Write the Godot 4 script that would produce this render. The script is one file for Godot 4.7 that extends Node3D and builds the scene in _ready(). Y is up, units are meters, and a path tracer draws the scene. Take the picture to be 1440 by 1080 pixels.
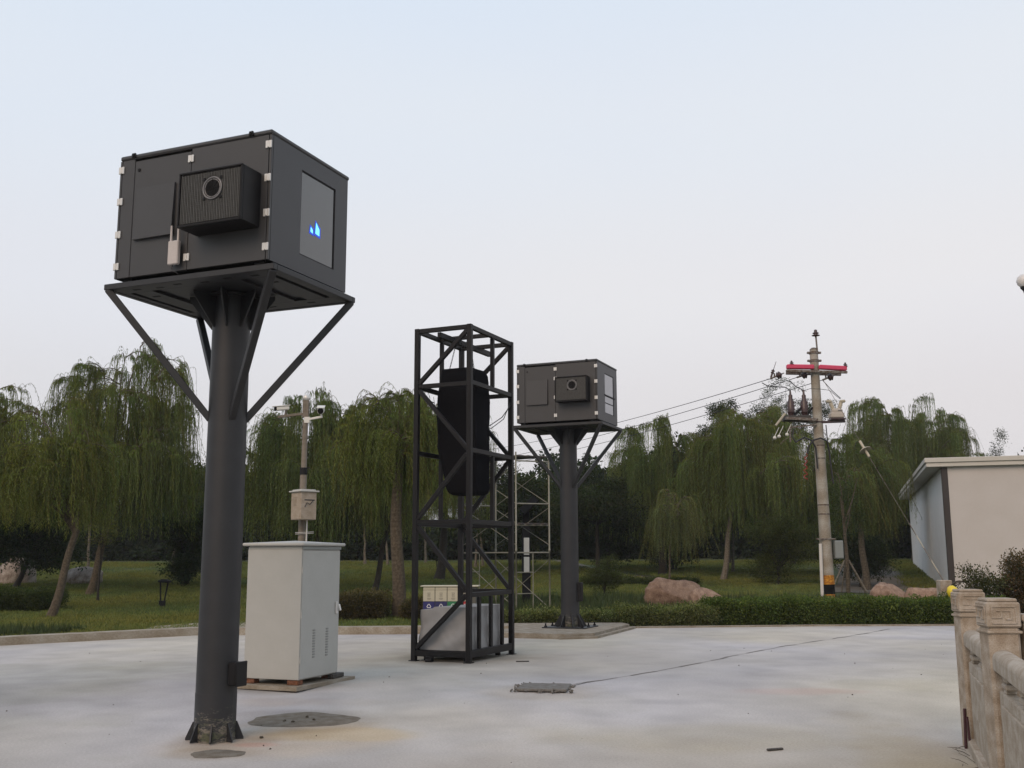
extends Node3D

var rng := RandomNumberGenerator.new()
var M := {}
var T := {}
var counts := {}
var wisp: ArrayMesh


func _ready() -> void:
	rng.seed = 20417
	# ---- camera, sky, sun, exposure
	var cam := Camera3D.new()
	cam.name = "camera"
	cam.position = Vector3(0, 1.6, 0)
	cam.rotation_degrees = Vector3(9.38, 0, -0.18)
	cam.fov = 40.34
	cam.near = 0.05
	cam.far = 2000.0
	add_child(cam)
	cam.current = true
	var env := Environment.new()
	env.background_mode = Environment.BG_SKY
	env.sky = make_sky()
	env.background_energy_multiplier = 1.0
	env.tonemap_mode = Environment.TONE_MAPPER_LINEAR
	env.tonemap_exposure = 1.0
	env.fog_enabled = true
	env.fog_density = 0.0004
	env.fog_light_color = Color(0.86, 0.87, 0.89)
	env.sdfgi_enabled = true
	env.ssao_enabled = true
	env.ssil_enabled = true
	var we := WorldEnvironment.new()
	we.name = "environment"
	we.environment = env
	add_child(we)
	var sun := DirectionalLight3D.new()
	sun.name = "sun"
	sun.light_energy = 0.5
	sun.light_color = Color(1.0, 0.86, 0.72)
	sun.light_angular_distance = 40.0
	sun.shadow_enabled = true
	sun.sky_mode = DirectionalLight3D.SKY_MODE_LIGHT_ONLY
	sun.rotation_degrees = Vector3(-38, -28, 0)
	add_child(sun)

	make_textures()
	make_materials()
	build_ground()
	build_building()
	build_trees()
	build_beds()
	build_balustrade()
	var a := build_cabin(true)
	a.position = Vector3(-2.894, 0, -10.55)
	a.rotation_degrees.y = -22.47
	var b := build_cabin(false)
	b.position = Vector3(1.237, 0.1, -23.0)
	b.rotation_degrees.y = -22.99
	build_cabinet()
	build_tower()
	build_scaffold()
	build_bins()
	build_camera_pole()
	build_utility_pole()
	build_lines()
	build_small()


# ------------------------------------------------------------------ names
func numbered(parent: Node, called: String) -> String:
	var key := str(parent.get_instance_id()) + "/" + called
	var n: int = counts.get(key, 0)
	counts[key] = n + 1
	return called if n == 0 else "%s_%03d" % [called, n]


func tag(o: Node, label: String, category: String, group := "", kind := "") -> Node:
	if label:
		o.set_meta("label", label)
	if category:
		o.set_meta("category", category)
	if group:
		o.set_meta("group", group)
	if kind:
		o.set_meta("kind", kind)
	return o


func thing(called: String, label: String, category: String, at := Vector3.ZERO, turn := 0.0, group := "") -> Node3D:
	var o := Node3D.new()
	o.name = numbered(self, called)
	add_child(o)
	o.position = at
	o.rotation_degrees.y = turn
	tag(o, label, category, group)
	return o


func put(called: String, st: SurfaceTool, m: Material, parent: Node = self, label := "") -> MeshInstance3D:
	st.generate_normals()
	var o := MeshInstance3D.new()
	o.mesh = st.commit()
	return hang(o, called, m, parent, label)


func hang(o: MeshInstance3D, called: String, m: Material, parent: Node = self, label := "") -> MeshInstance3D:
	o.material_override = m
	o.name = numbered(parent, called)
	parent.add_child(o)
	if label:
		o.set_meta("label", label)
	return o


func again(src: MeshInstance3D, called: String, at: Vector3, parent: Node) -> MeshInstance3D:
	var o := MeshInstance3D.new()
	o.mesh = src.mesh
	o.position = at
	return hang(o, called, src.material_override, parent)


func struct(called: String, st: SurfaceTool, m: Material, label := "") -> MeshInstance3D:
	var o := put(called, st, m, self, label)
	o.set_meta("kind", "structure")
	return o


# ------------------------------------------------------------------ shapes
func S() -> SurfaceTool:
	var st := SurfaceTool.new()
	st.begin(Mesh.PRIMITIVE_TRIANGLES)
	return st


func face(st: SurfaceTool, p: Array, out: Vector3, uv := false) -> void:
	var n: Vector3 = (p[2] - p[0]).cross(p[1] - p[0])
	if n.dot(out) < 0.0:
		p.reverse()
	for i in range(1, p.size() - 1):
		for v in [p[0], p[i], p[i + 1]]:
			if uv:
				st.set_uv(Vector2((v.x + 24.0) / 48.0, (v.z + 36.0) / 48.0))
			st.add_vertex(v)


# a box with chamfered edges, in the frame xf
func bbox(st: SurfaceTool, xf: Transform3D, size: Vector3, b := 0.004) -> void:
	st.set_smooth_group(-1)
	var h := size * 0.5
	b = minf(b, minf(h.x, minf(h.y, h.z)) * 0.6)
	var P := func(sx: float, sy: float, sz: float, k: int) -> Vector3:
		var v := Vector3(sx * (h.x - b), sy * (h.y - b), sz * (h.z - b))
		v[k] += (sx if k == 0 else (sy if k == 1 else sz)) * b
		return xf * v
	var B := xf.basis
	for s in [-1.0, 1.0]:
		face(st, [P.call(s, -1, -1, 0), P.call(s, 1, -1, 0), P.call(s, 1, 1, 0), P.call(s, -1, 1, 0)], B.x * s)
		face(st, [P.call(-1, s, -1, 1), P.call(1, s, -1, 1), P.call(1, s, 1, 1), P.call(-1, s, 1, 1)], B.y * s)
		face(st, [P.call(-1, -1, s, 2), P.call(1, -1, s, 2), P.call(1, 1, s, 2), P.call(-1, 1, s, 2)], B.z * s)
		for t in [-1.0, 1.0]:
			face(st, [P.call(s, t, -1, 0), P.call(s, t, 1, 0), P.call(s, t, 1, 1), P.call(s, t, -1, 1)], B.x * s + B.y * t)
			face(st, [P.call(s, -1, t, 0), P.call(s, 1, t, 0), P.call(s, 1, t, 2), P.call(s, -1, t, 2)], B.x * s + B.z * t)
			face(st, [P.call(-1, s, t, 1), P.call(1, s, t, 1), P.call(1, s, t, 2), P.call(-1, s, t, 2)], B.y * s + B.z * t)
			for u in [-1.0, 1.0]:
				face(st, [P.call(s, t, u, 0), P.call(s, t, u, 1), P.call(s, t, u, 2)], B.x * s + B.y * t + B.z * u)


func box(st: SurfaceTool, c: Vector3, size: Vector3, b := 0.004) -> void:
	bbox(st, Transform3D(Basis.IDENTITY, c), size, b)


func box2(st: SurfaceTool, lo: Vector3, hi: Vector3, b := 0.004) -> void:
	box(st, (lo + hi) * 0.5, hi - lo, b)


# a bar of rectangular section from a to b
func bar(st: SurfaceTool, a: Vector3, b: Vector3, w: float, h: float, up := Vector3.UP, bev := 0.004) -> void:
	var z := (b - a).normalized()
	if absf(z.dot(up)) > 0.98:
		up = Vector3.RIGHT
	var x := up.cross(z).normalized()
	var y := z.cross(x)
	bbox(st, Transform3D(Basis(x, y, z), (a + b) * 0.5), Vector3(w, h, a.distance_to(b)), bev)


func tube(st: SurfaceTool, pts: Array, radii: Array, sides := 8, caps := true) -> void:
	var rings := []
	var last := Vector3.ZERO
	for i in pts.size():
		var d: Vector3 = (pts[mini(i + 1, pts.size() - 1)] - pts[maxi(i - 1, 0)]).normalized()
		var x: Vector3
		if i == 0:
			x = d.cross(Vector3.UP if absf(d.y) < 0.9 else Vector3.RIGHT).normalized()
		else:
			x = (last - d * last.dot(d)).normalized()
		last = x
		var y := d.cross(x)
		var r: float = radii[mini(i, radii.size() - 1)]
		var ring := []
		for k in sides:
			var a := TAU * k / sides
			ring.append(pts[i] + (x * cos(a) + y * sin(a)) * r)
		rings.append(ring)
	st.set_smooth_group(1)
	for i in rings.size() - 1:
		for k in sides:
			var k2 := (k + 1) % sides
			face(st, [rings[i][k], rings[i][k2], rings[i + 1][k2], rings[i + 1][k]], (rings[i][k] + rings[i][k2] - pts[i] * 2.0))
	if caps:
		st.set_smooth_group(-1)
		face(st, rings[0].duplicate(), pts[0] - pts[1])
		face(st, rings[-1].duplicate(), pts[-1] - pts[-2])


func rod(st: SurfaceTool, a: Vector3, b: Vector3, r: float, sides := 10) -> void:
	tube(st, [a, b], [r, r], sides)


# profile: [radius, y] pairs from bottom to top, round the y axis of xf
func lathe(st: SurfaceTool, xf: Transform3D, prof: Array, sides := 16) -> void:
	st.set_smooth_group(2)
	for i in prof.size() - 1:
		var r0: float = prof[i][0]
		var y0: float = prof[i][1]
		var r1: float = prof[i + 1][0]
		var y1: float = prof[i + 1][1]
		for k in sides:
			var a := TAU * k / sides
			var b := TAU * (k + 1) / sides
			var p := [xf * Vector3(cos(a) * r0, y0, sin(a) * r0), xf * Vector3(cos(b) * r0, y0, sin(b) * r0), xf * Vector3(cos(b) * r1, y1, sin(b) * r1), xf * Vector3(cos(a) * r1, y1, sin(a) * r1)]
			var m := (a + b) * 0.5
			var out := xf.basis * Vector3(cos(m) * (y1 - y0), -(r1 - r0), sin(m) * (y1 - y0))
			if r0 < 1e-5:
				p.remove_at(1)
			elif r1 < 1e-5:
				p.remove_at(3)
			face(st, p, out)


func ring(st: SurfaceTool, xf: Transform3D, R: float, r: float, n := 24, m := 6) -> void:
	st.set_smooth_group(3)
	for i in n:
		for k in m:
			var p := []
			var o := Vector3.ZERO
			for q in [[i, k], [i + 1, k], [i + 1, k + 1], [i, k + 1]]:
				var a: float = TAU * q[0] / n
				var b: float = TAU * q[1] / m
				var c := Vector3(cos(a) * R, sin(a) * R, 0)
				var d := Vector3(cos(a) * cos(b), sin(a) * cos(b), sin(b)) * r
				p.append(xf * (c + d))
				o += d
			face(st, p, xf.basis * o)


# a flat sheet of any outline (x, z), with sides going down by thick
func slab(st: SurfaceTool, outline: PackedVector2Array, y: float, thick: float, fall := 0.0) -> void:
	st.set_smooth_group(-1)
	var idx := Geometry2D.triangulate_polygon(outline)
	for i in range(0, idx.size(), 3):
		var p := []
		for k in 3:
			var q := outline[idx[i + k]]
			p.append(Vector3(q.x, y - fall * (q.y + 14.0), q.y))
		face(st, p, Vector3.UP, true)
	if thick > 0.0:
		var mid := Vector2.ZERO
		for q in outline:
			mid += q / outline.size()
		var cw := Geometry2D.is_polygon_clockwise(outline)
		for i in outline.size():
			var q := outline[i]
			var w := outline[(i + 1) % outline.size()]
			var e := (w - q).normalized()
			var n := Vector2(e.y, -e.x) * (-1.0 if cw else 1.0)
			face(st, [Vector3(q.x, y, q.y), Vector3(w.x, y, w.y), Vector3(w.x, y - thick, w.y), Vector3(q.x, y - thick, q.y)], Vector3(n.x, 0, n.y))


# the near part of the plaza falls gently towards the camera
func pl(z: float) -> float:
	return -0.04 * maxf(0.0, z + 14.0)


func hgt(_x: float, z: float) -> float:
	if z > -14.0:
		return -0.045 * minf(z + 14.0, 26.0)
	var t := clampf((-z - 27.0) / 53.0, 0.0, 1.0)
	return 1.5 * t * t * (3.0 - 2.0 * t)


func on(x: float, z: float) -> Vector3:
	return Vector3(x, hgt(x, z), z)


# ------------------------------------------------------------------ sky, textures, materials
func make_sky() -> Sky:
	var w := 512
	var h := 256
	var img := Image.create_empty(w, h, false, Image.FORMAT_RGBAF)
	var n := FastNoiseLite.new()
	n.seed = 5
	n.frequency = 1.6
	n.fractal_octaves = 3
	# elevation (degrees) -> linear colour of the air
	var stops := [[0.0, Color(0.69, 0.672, 0.688)], [7.0, Color(0.75, 0.735, 0.758)], [14.0, Color(0.80, 0.805, 0.84)], [23.0, Color(0.765, 0.815, 0.89)], [32.0, Color(0.715, 0.80, 0.91)], [60.0, Color(0.58, 0.71, 0.90)], [90.0, Color(0.52, 0.66, 0.88)]]
	for j in h:
		var el := 90.0 - (j + 0.5) / h * 180.0
		var c: Color = stops[0][1]
		for k in stops.size() - 1:
			if el > stops[k][0]:
				c = stops[k][1].lerp(stops[k + 1][1], smoothstep(stops[k][0], stops[k + 1][0], el))
		for i in w:
			var az := (i + 0.5) / w * TAU
			var d := Vector3(sin(az) * cos(deg_to_rad(el)), sin(deg_to_rad(el)) * 2.2, -cos(az) * cos(deg_to_rad(el)))
			var v := n.get_noise_3dv(d) * 0.022
			var q := c
			# thin high cloud: a little paler here, a little bluer there; warmer towards the side where the sun went down
			var warm := clampf(d.x, -1.0, 1.0) * 0.045
			q = Color(q.r * (1.0 + v + warm), q.g * (1.0 + v * 0.7 + warm * 0.25), q.b * (1.0 - v * 0.3 - warm * 0.25))
			img.set_pixel(i, j, q)
	var mat := PanoramaSkyMaterial.new()
	mat.panorama = ImageTexture.create_from_image(img)
	var sky := Sky.new()
	sky.sky_material = mat
	return sky


func noise_bytes(sd: int, freq: float, oct: int, size: int, type := FastNoiseLite.TYPE_SIMPLEX_SMOOTH) -> PackedByteArray:
	var n := FastNoiseLite.new()
	n.seed = sd
	n.noise_type = type
	n.frequency = freq
	n.fractal_octaves = oct
	var img := n.get_seamless_image(size, size)
	img.convert(Image.FORMAT_L8)
	return img.get_data()


# two noises mixed and coloured from c0 to c1 (sRGB multipliers)
func tone(key: String, sd: int, f0: float, f1: float, mixed: float, c0: Color, c1: Color, size := 512, hard := 1.0) -> void:
	var a := noise_bytes(sd, f0, 4, size)
	var b := noise_bytes(sd + 9, f1, 3, size)
	var out := PackedByteArray()
	out.resize(size * size * 3)
	var lut := PackedByteArray()
	lut.resize(768)
	for i in 256:
		var t := clampf((i / 255.0 - 0.5) * hard + 0.5, 0.0, 1.0)
		var c := c0.lerp(c1, t)
		lut[i * 3] = clampi(int(c.r * 255.0), 0, 255)
		lut[i * 3 + 1] = clampi(int(c.g * 255.0), 0, 255)
		lut[i * 3 + 2] = clampi(int(c.b * 255.0), 0, 255)
	for i in size * size:
		var v := int(a[i] * (1.0 - mixed) + b[i] * mixed) * 3
		out[i * 3] = lut[v]
		out[i * 3 + 1] = lut[v + 1]
		out[i * 3 + 2] = lut[v + 2]
	T[key] = ImageTexture.create_from_image(Image.create_from_data(size, size, false, Image.FORMAT_RGB8, out))


func make_textures() -> void:
	tone("paint", 11, 0.006, 0.05, 0.35, Color(0.95, 0.95, 0.945), Color(1, 1, 1))
	tone("dusty", 12, 0.01, 0.12, 0.4, Color(0.82, 0.81, 0.8), Color(1, 1, 1), 512, 1.8)
	tone("grain", 13, 0.15, 0.3, 0.5, Color(0.88, 0.88, 0.875), Color(1, 1, 1), 512, 1.6)
	tone("stone", 14, 0.008, 0.09, 0.45, Color(0.72, 0.66, 0.58), Color(1, 0.99, 0.97), 512, 1.5)
	tone("rock", 15, 0.012, 0.07, 0.45, Color(0.55, 0.47, 0.42), Color(1, 0.97, 0.93), 512, 1.7)
	tone("bark", 16, 0.02, 0.12, 0.5, Color(0.5, 0.48, 0.45), Color(1, 1, 1), 512, 1.8)
	tone("soil", 17, 0.012, 0.1, 0.45, Color(0.5, 0.52, 0.42), Color(1, 1, 0.9), 512, 1.6)
	tone("cloth", 18, 0.01, 0.2, 0.3, Color(0.93, 0.93, 0.93), Color(1, 1, 1))
	tone("wall", 19, 0.005, 0.06, 0.3, Color(0.955, 0.95, 0.94), Color(1, 1, 1))
	tone("rust", 20, 0.012, 0.06, 0.4, Color(0.62, 0.5, 0.42), Color(1, 1, 1), 512, 2.4)
	# the plaza's own stains: 1024 pixels over 48 metres
	var size := 1024
	var n0 := noise_bytes(31, 0.0035, 4, size)
	var n1 := noise_bytes(32, 0.012, 5, size)
	var n2 := noise_bytes(33, 0.006, 3, size)
	var n3 := noise_bytes(34, 0.05, 3, size)
	var out := PackedByteArray()
	out.resize(size * size * 3)
	# [x, z, rx, rz, red, green, blue]: dusty or damp places on the paving
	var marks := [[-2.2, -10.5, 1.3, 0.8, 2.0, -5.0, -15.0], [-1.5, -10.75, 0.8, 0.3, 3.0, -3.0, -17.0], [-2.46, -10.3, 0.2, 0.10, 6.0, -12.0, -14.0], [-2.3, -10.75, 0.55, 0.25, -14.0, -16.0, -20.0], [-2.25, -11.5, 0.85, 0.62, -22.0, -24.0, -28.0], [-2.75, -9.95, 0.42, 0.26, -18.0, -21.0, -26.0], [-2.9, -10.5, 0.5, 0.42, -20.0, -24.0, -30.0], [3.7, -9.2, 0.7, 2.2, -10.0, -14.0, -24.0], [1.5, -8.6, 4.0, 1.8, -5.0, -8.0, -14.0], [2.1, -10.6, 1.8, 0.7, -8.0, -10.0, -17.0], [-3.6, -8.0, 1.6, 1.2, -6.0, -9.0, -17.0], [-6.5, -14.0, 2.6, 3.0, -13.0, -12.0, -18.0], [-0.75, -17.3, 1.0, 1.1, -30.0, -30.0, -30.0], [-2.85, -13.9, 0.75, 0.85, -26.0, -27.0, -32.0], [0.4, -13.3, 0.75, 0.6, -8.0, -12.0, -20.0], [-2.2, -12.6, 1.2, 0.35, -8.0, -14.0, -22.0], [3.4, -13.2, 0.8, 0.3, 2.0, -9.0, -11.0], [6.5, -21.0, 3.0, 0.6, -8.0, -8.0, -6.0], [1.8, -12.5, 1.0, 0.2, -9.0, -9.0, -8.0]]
	var n4 := noise_bytes(36, 0.02, 4, size)
	for j in size:
		var z := (j + 0.5) / size * 48.0 - 36.0
		for k in size:
			var i := j * size + k
			var x := (k + 0.5) / size * 48.0 - 24.0
			var v := 226.0 + (n0[i] - 128.0) * 0.15 + (n1[i] - 128.0) * 0.13 + (n3[i] - 128.0) * 0.11
			var y := clampf((n2[i] - 128.0) / 90.0, -1.0, 1.0)   # + yellowish dust, - cool grey
			var s := clampf((n1[i] - 168.0) / 26.0, 0.0, 1.0) * 9.0 + clampf((n3[i] - 185.0) / 20.0, 0.0, 1.0) * 7.0
			var r := v + y * 4.0 + 2.0 - s
			var g := v + y * 1.5 - s
			var b := v - y * 9.0 - 1.0 - s * 1.2
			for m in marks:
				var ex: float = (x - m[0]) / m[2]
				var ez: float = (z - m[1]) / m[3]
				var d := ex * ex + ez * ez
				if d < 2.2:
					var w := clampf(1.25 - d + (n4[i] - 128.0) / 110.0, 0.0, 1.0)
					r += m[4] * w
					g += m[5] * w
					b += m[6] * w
			out[i * 3] = clampi(int(r), 0, 255)
			out[i * 3 + 1] = clampi(int(g), 0, 255)
			out[i * 3 + 2] = clampi(int(b), 0, 255)
	# dust and moss that splashed up the foot of the posts
	var fs := 256
	var f0 := noise_bytes(41, 0.03, 4, fs)
	var f1 := noise_bytes(42, 0.14, 3, fs)
	var f2 := noise_bytes(43, 0.02, 2, fs)
	var fo := Image.create_empty(fs, fs, false, Image.FORMAT_RGB8)
	for j in fs:
		for k in fs:
			var i := j * fs + k
			var up := 1.0 - (j + 0.5) / fs
			var w := clampf(((f0[i] * 0.5 + f1[i] * 0.5) / 255.0 - 0.22 - up * 0.62) * 5.0, 0.0, 1.0) * 0.8
			var c := Color(0.135, 0.14, 0.15).lerp(Color(0.50, 0.47, 0.42).lerp(Color(0.34, 0.35, 0.25), clampf((f2[i] - 110.0) / 60.0, 0.0, 1.0)), w)
			fo.set_pixel(k, j, c)
	T.foot = ImageTexture.create_from_image(fo)
	tone("pipe", 24, 0.012, 0.06, 0.4, Color(0.8, 0.78, 0.72), Color(1, 1, 1), 512, 1.6)
	T.plaza = ImageTexture.create_from_image(Image.create_from_data(size, size, false, Image.FORMAT_RGB8, out))


func mk(key: String, col: Color, rough: float, o := {}) -> StandardMaterial3D:
	var m := StandardMaterial3D.new()
	m.resource_name = key
	m.albedo_color = col.linear_to_srgb()
	m.roughness = rough
	m.metallic = o.get("metal", 0.0)
	m.metallic_specular = o.get("spec", 0.5)
	if o.has("tex"):
		m.albedo_texture = T[o.tex]
		m.uv1_triplanar = true
		m.uv1_world_triplanar = o.get("world", false)
		m.uv1_scale = Vector3.ONE * float(o.get("scale", 1.0))
		if o.has("bump"):
			m.heightmap_enabled = true
			m.heightmap_texture = T[o.tex]
			m.heightmap_scale = o.bump
	M[key] = m
	return m


func leafy(key: String, col: Color, back: Color) -> void:
	var m := mk(key, Color(1, 1, 1), 0.65, {"spec": 0.3})
	m.vertex_color_use_as_albedo = true
	m.albedo_color = col.linear_to_srgb()
	m.backlight_enabled = true
	m.backlight = back
	m.cull_mode = BaseMaterial3D.CULL_DISABLED


func make_materials() -> void:
	mk("cabin", Color(0.0385, 0.038, 0.039), 0.45, {"tex": "paint", "scale": 0.7})
	mk("cabin_side", Color(0.037, 0.038, 0.042), 0.45, {"tex": "paint", "scale": 0.7})
	mk("pole_black", Color(0.0165, 0.0175, 0.020), 0.5, {"tex": "dusty", "scale": 0.6})
	mk("pole_foot", Color(1, 1, 1), 0.55).albedo_texture = T.foot
	mk("frame_black", Color(0.0085, 0.0080, 0.0088), 0.5, {"tex": "dusty", "scale": 0.9, "spec": 0.35})
	mk("gap", Color(0.006, 0.006, 0.006), 0.9)
	mk("zinc", Color(0.62, 0.61, 0.58), 0.35, {"metal": 0.3})
	mk("grille", Color(0.060, 0.061, 0.058), 0.55, {"tex": "dusty", "scale": 3.0})
	mk("fan_ring", Color(0.19, 0.185, 0.185), 0.4, {"metal": 0.3})
	mk("antenna", Color(0.50, 0.46, 0.44), 0.5, {"tex": "paint", "scale": 3.0})
	var g := mk("dark_glass", Color(0.044, 0.050, 0.053), 0.1, {"spec": 0.6})
	g.clearcoat_enabled = true
	g.clearcoat = 0.6
	g.clearcoat_roughness = 0.05
	mk("light_pane", Color(0.30, 0.30, 0.32), 0.15, {"spec": 0.8})
	var e := mk("blue_screen", Color(0.2, 0.6, 0.9), 0.4)
	e.emission_enabled = true
	e.emission = Color(0.45, 0.90, 1.0)
	e.emission_energy_multiplier = 1.1
	var e2 := mk("blue_dim", Color(0.02, 0.08, 0.4), 0.4)
	e2.emission_enabled = true
	e2.emission = Color(0.02, 0.16, 0.75)
	e2.emission_energy_multiplier = 0.8
	mk("cabinet", Color(0.395, 0.397, 0.37), 0.5, {"tex": "paint", "scale": 0.8})
	mk("louver", Color(0.245, 0.25, 0.235), 0.5)
	mk("cabinet_lid", Color(0.44, 0.435, 0.40), 0.5, {"tex": "paint", "scale": 0.8})
	mk("brick_block", Color(0.25, 0.12, 0.07), 0.9, {"tex": "rock", "scale": 4.0})
	mk("wood_grey", Color(0.10, 0.095, 0.09), 0.9, {"tex": "bark", "scale": 3.0})
	mk("concrete_pad", Color(0.34, 0.325, 0.29), 0.92, {"tex": "stone", "scale": 0.8, "world": true, "bump": 0.4})
	mk("kerb", Color(0.385, 0.368, 0.325), 0.92, {"tex": "stone", "scale": 0.5, "world": true, "bump": 0.4})
	mk("cover_slab", Color(0.20, 0.205, 0.21), 0.92, {"tex": "stone", "scale": 2.0, "bump": 0.5})
	mk("earth", Color(0.185, 0.175, 0.155), 0.95, {"tex": "stone", "scale": 1.6, "world": true, "bump": 0.6})
	mk("crack", Color(0.17, 0.155, 0.14), 0.95)
	mk("black_cloth", Color(0.0085, 0.0085, 0.010), 0.95, {"tex": "cloth", "scale": 2.0, "spec": 0.15})
	mk("tarp", Color(0.27, 0.268, 0.265), 0.55, {"tex": "cloth", "scale": 1.3})
	mk("scaffold", Color(0.29, 0.29, 0.25), 0.55, {"tex": "pipe", "scale": 1.0, "metal": 0.2})
	mk("plank", Color(0.13, 0.12, 0.115), 0.8, {"tex": "bark", "scale": 1.2})
	mk("white_paint", Color(0.66, 0.65, 0.60), 0.5, {"tex": "paint", "scale": 2.0})
	mk("lamp_black", Color(0.010, 0.010, 0.011), 0.55, {"spec": 0.3})
	mk("bin_body", Color(0.10, 0.10, 0.085), 0.6, {"tex": "paint", "scale": 1.5})
	mk("bin_panel", Color(0.52, 0.49, 0.38), 0.6, {"tex": "paint", "scale": 2.0})
	mk("bin_navy", Color(0.022, 0.022, 0.13), 0.5)
	mk("bin_blue", Color(0.02, 0.022, 0.10), 0.5)
	mk("bin_green", Color(0.02, 0.17, 0.07), 0.5)
	mk("bin_red", Color(0.38, 0.03, 0.035), 0.5)
	mk("mark_white", Color(0.75, 0.75, 0.75), 0.6)
	mk("mark_grey", Color(0.12, 0.12, 0.11), 0.6)
	mk("rusty_pole", Color(0.19, 0.165, 0.135), 0.75, {"tex": "pipe", "scale": 1.3})
	mk("junction_box", Color(0.40, 0.34, 0.28), 0.65, {"tex": "pipe", "scale": 0.9})
	mk("utility", Color(0.40, 0.395, 0.37), 0.9, {"tex": "stone", "scale": 0.45, "bump": 0.4})
	mk("yellow", Color(0.62, 0.30, 0.015), 0.7, {"tex": "rust", "scale": 1.6})
	mk("band_black", Color(0.009, 0.009, 0.009), 0.9, {"spec": 0.2})
	mk("red_cover", Color(0.60, 0.05, 0.12), 0.5, {"tex": "paint", "scale": 1.0})
	mk("brown_insulator", Color(0.05, 0.025, 0.024), 0.3)
	mk("galvanised", Color(0.24, 0.235, 0.22), 0.6, {"metal": 0.3, "tex": "rust", "scale": 1.5})
	mk("cable", Color(0.018, 0.018, 0.02), 0.6)
	mk("beige_metal", Color(0.46, 0.41, 0.35), 0.5, {"tex": "paint", "scale": 1.5})
	mk("porcelain", Color(0.40, 0.36, 0.27), 0.35)
	mk("pvc", Color(0.58, 0.56, 0.52), 0.5)
	mk("grey_box", Color(0.21, 0.23, 0.22), 0.5)
	mk("red_cord", Color(0.30, 0.03, 0.025), 0.8)
	mk("wall_front", Color(0.53, 0.505, 0.485), 0.85, {"tex": "wall", "scale": 0.25})
	mk("wall_panel", Color(0.80, 0.80, 0.795), 0.8, {"tex": "wall", "scale": 0.2})
	mk("roof_trim", Color(0.54, 0.525, 0.48), 0.7, {"tex": "wall", "scale": 0.4})
	mk("brown_trim", Color(0.028, 0.022, 0.02), 0.6)
	mk("carved_stone", Color(0.46, 0.42, 0.375), 0.85, {"tex": "stone", "scale": 1.6, "bump": 0.5})
	mk("rail_stone", Color(0.49, 0.46, 0.42), 0.85, {"tex": "stone", "scale": 1.3, "bump": 0.4})
	mk("purple", Color(0.05, 0.016, 0.022), 0.7)
	mk("boulder", Color(0.335, 0.25, 0.19), 0.9, {"tex": "rock", "scale": 0.7, "bump": 2.5})
	mk("boulder_pale", Color(0.42, 0.325, 0.26), 0.9, {"tex": "rock", "scale": 0.8, "bump": 2.0})
	mk("flat_rock", Color(0.33, 0.31, 0.26), 0.9, {"tex": "rock", "scale": 0.8, "bump": 1.5})
	mk("pale_rock", Color(0.46, 0.45, 0.43), 0.9, {"tex": "rock", "scale": 0.6, "bump": 2.0})
	mk("lawn", Color(0.085, 0.112, 0.032), 0.95, {"tex": "soil", "scale": 0.09, "world": true})
	mk("path", Color(0.16, 0.155, 0.14), 0.92, {"tex": "stone", "scale": 0.4, "world": true})
	mk("bark_willow", Color(0.155, 0.125, 0.085), 0.95, {"tex": "bark", "scale": 1.1, "bump": 1.5})
	mk("bark_dark", Color(0.045, 0.040, 0.030), 0.95, {"tex": "bark", "scale": 1.1, "bump": 1.5})
	mk("bark_pale", Color(0.26, 0.23, 0.18), 0.95, {"tex": "bark", "scale": 1.1, "bump": 1.0})
	mk("globe", Color(0.62, 0.60, 0.58), 0.3)
	mk("yellow_cap", Color(0.70, 0.55, 0.03), 0.5)
	mk("twig", Color(0.06, 0.05, 0.035), 0.9)
	leafy("leaf", Color(1, 1, 1), Color(0.80, 0.90, 0.38))
	leafy("grass", Color(1, 1, 1), Color(0.3, 0.36, 0.14))
	var c := StandardMaterial3D.new()
	c.resource_name = "plaza"
	c.albedo_color = Color(0.625, 0.600, 0.553).linear_to_srgb()
	c.albedo_texture = T.plaza
	c.roughness = 0.88
	c.metallic_specular = 0.35
	c.detail_enabled = true
	c.detail_albedo = T.grain
	c.detail_blend_mode = BaseMaterial3D.BLEND_MODE_MUL
	c.detail_uv_layer = BaseMaterial3D.DETAIL_UV_2
	c.uv2_triplanar = true
	c.uv2_world_triplanar = true
	c.uv2_scale = Vector3.ONE * 0.35
	M.plaza = c


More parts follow.
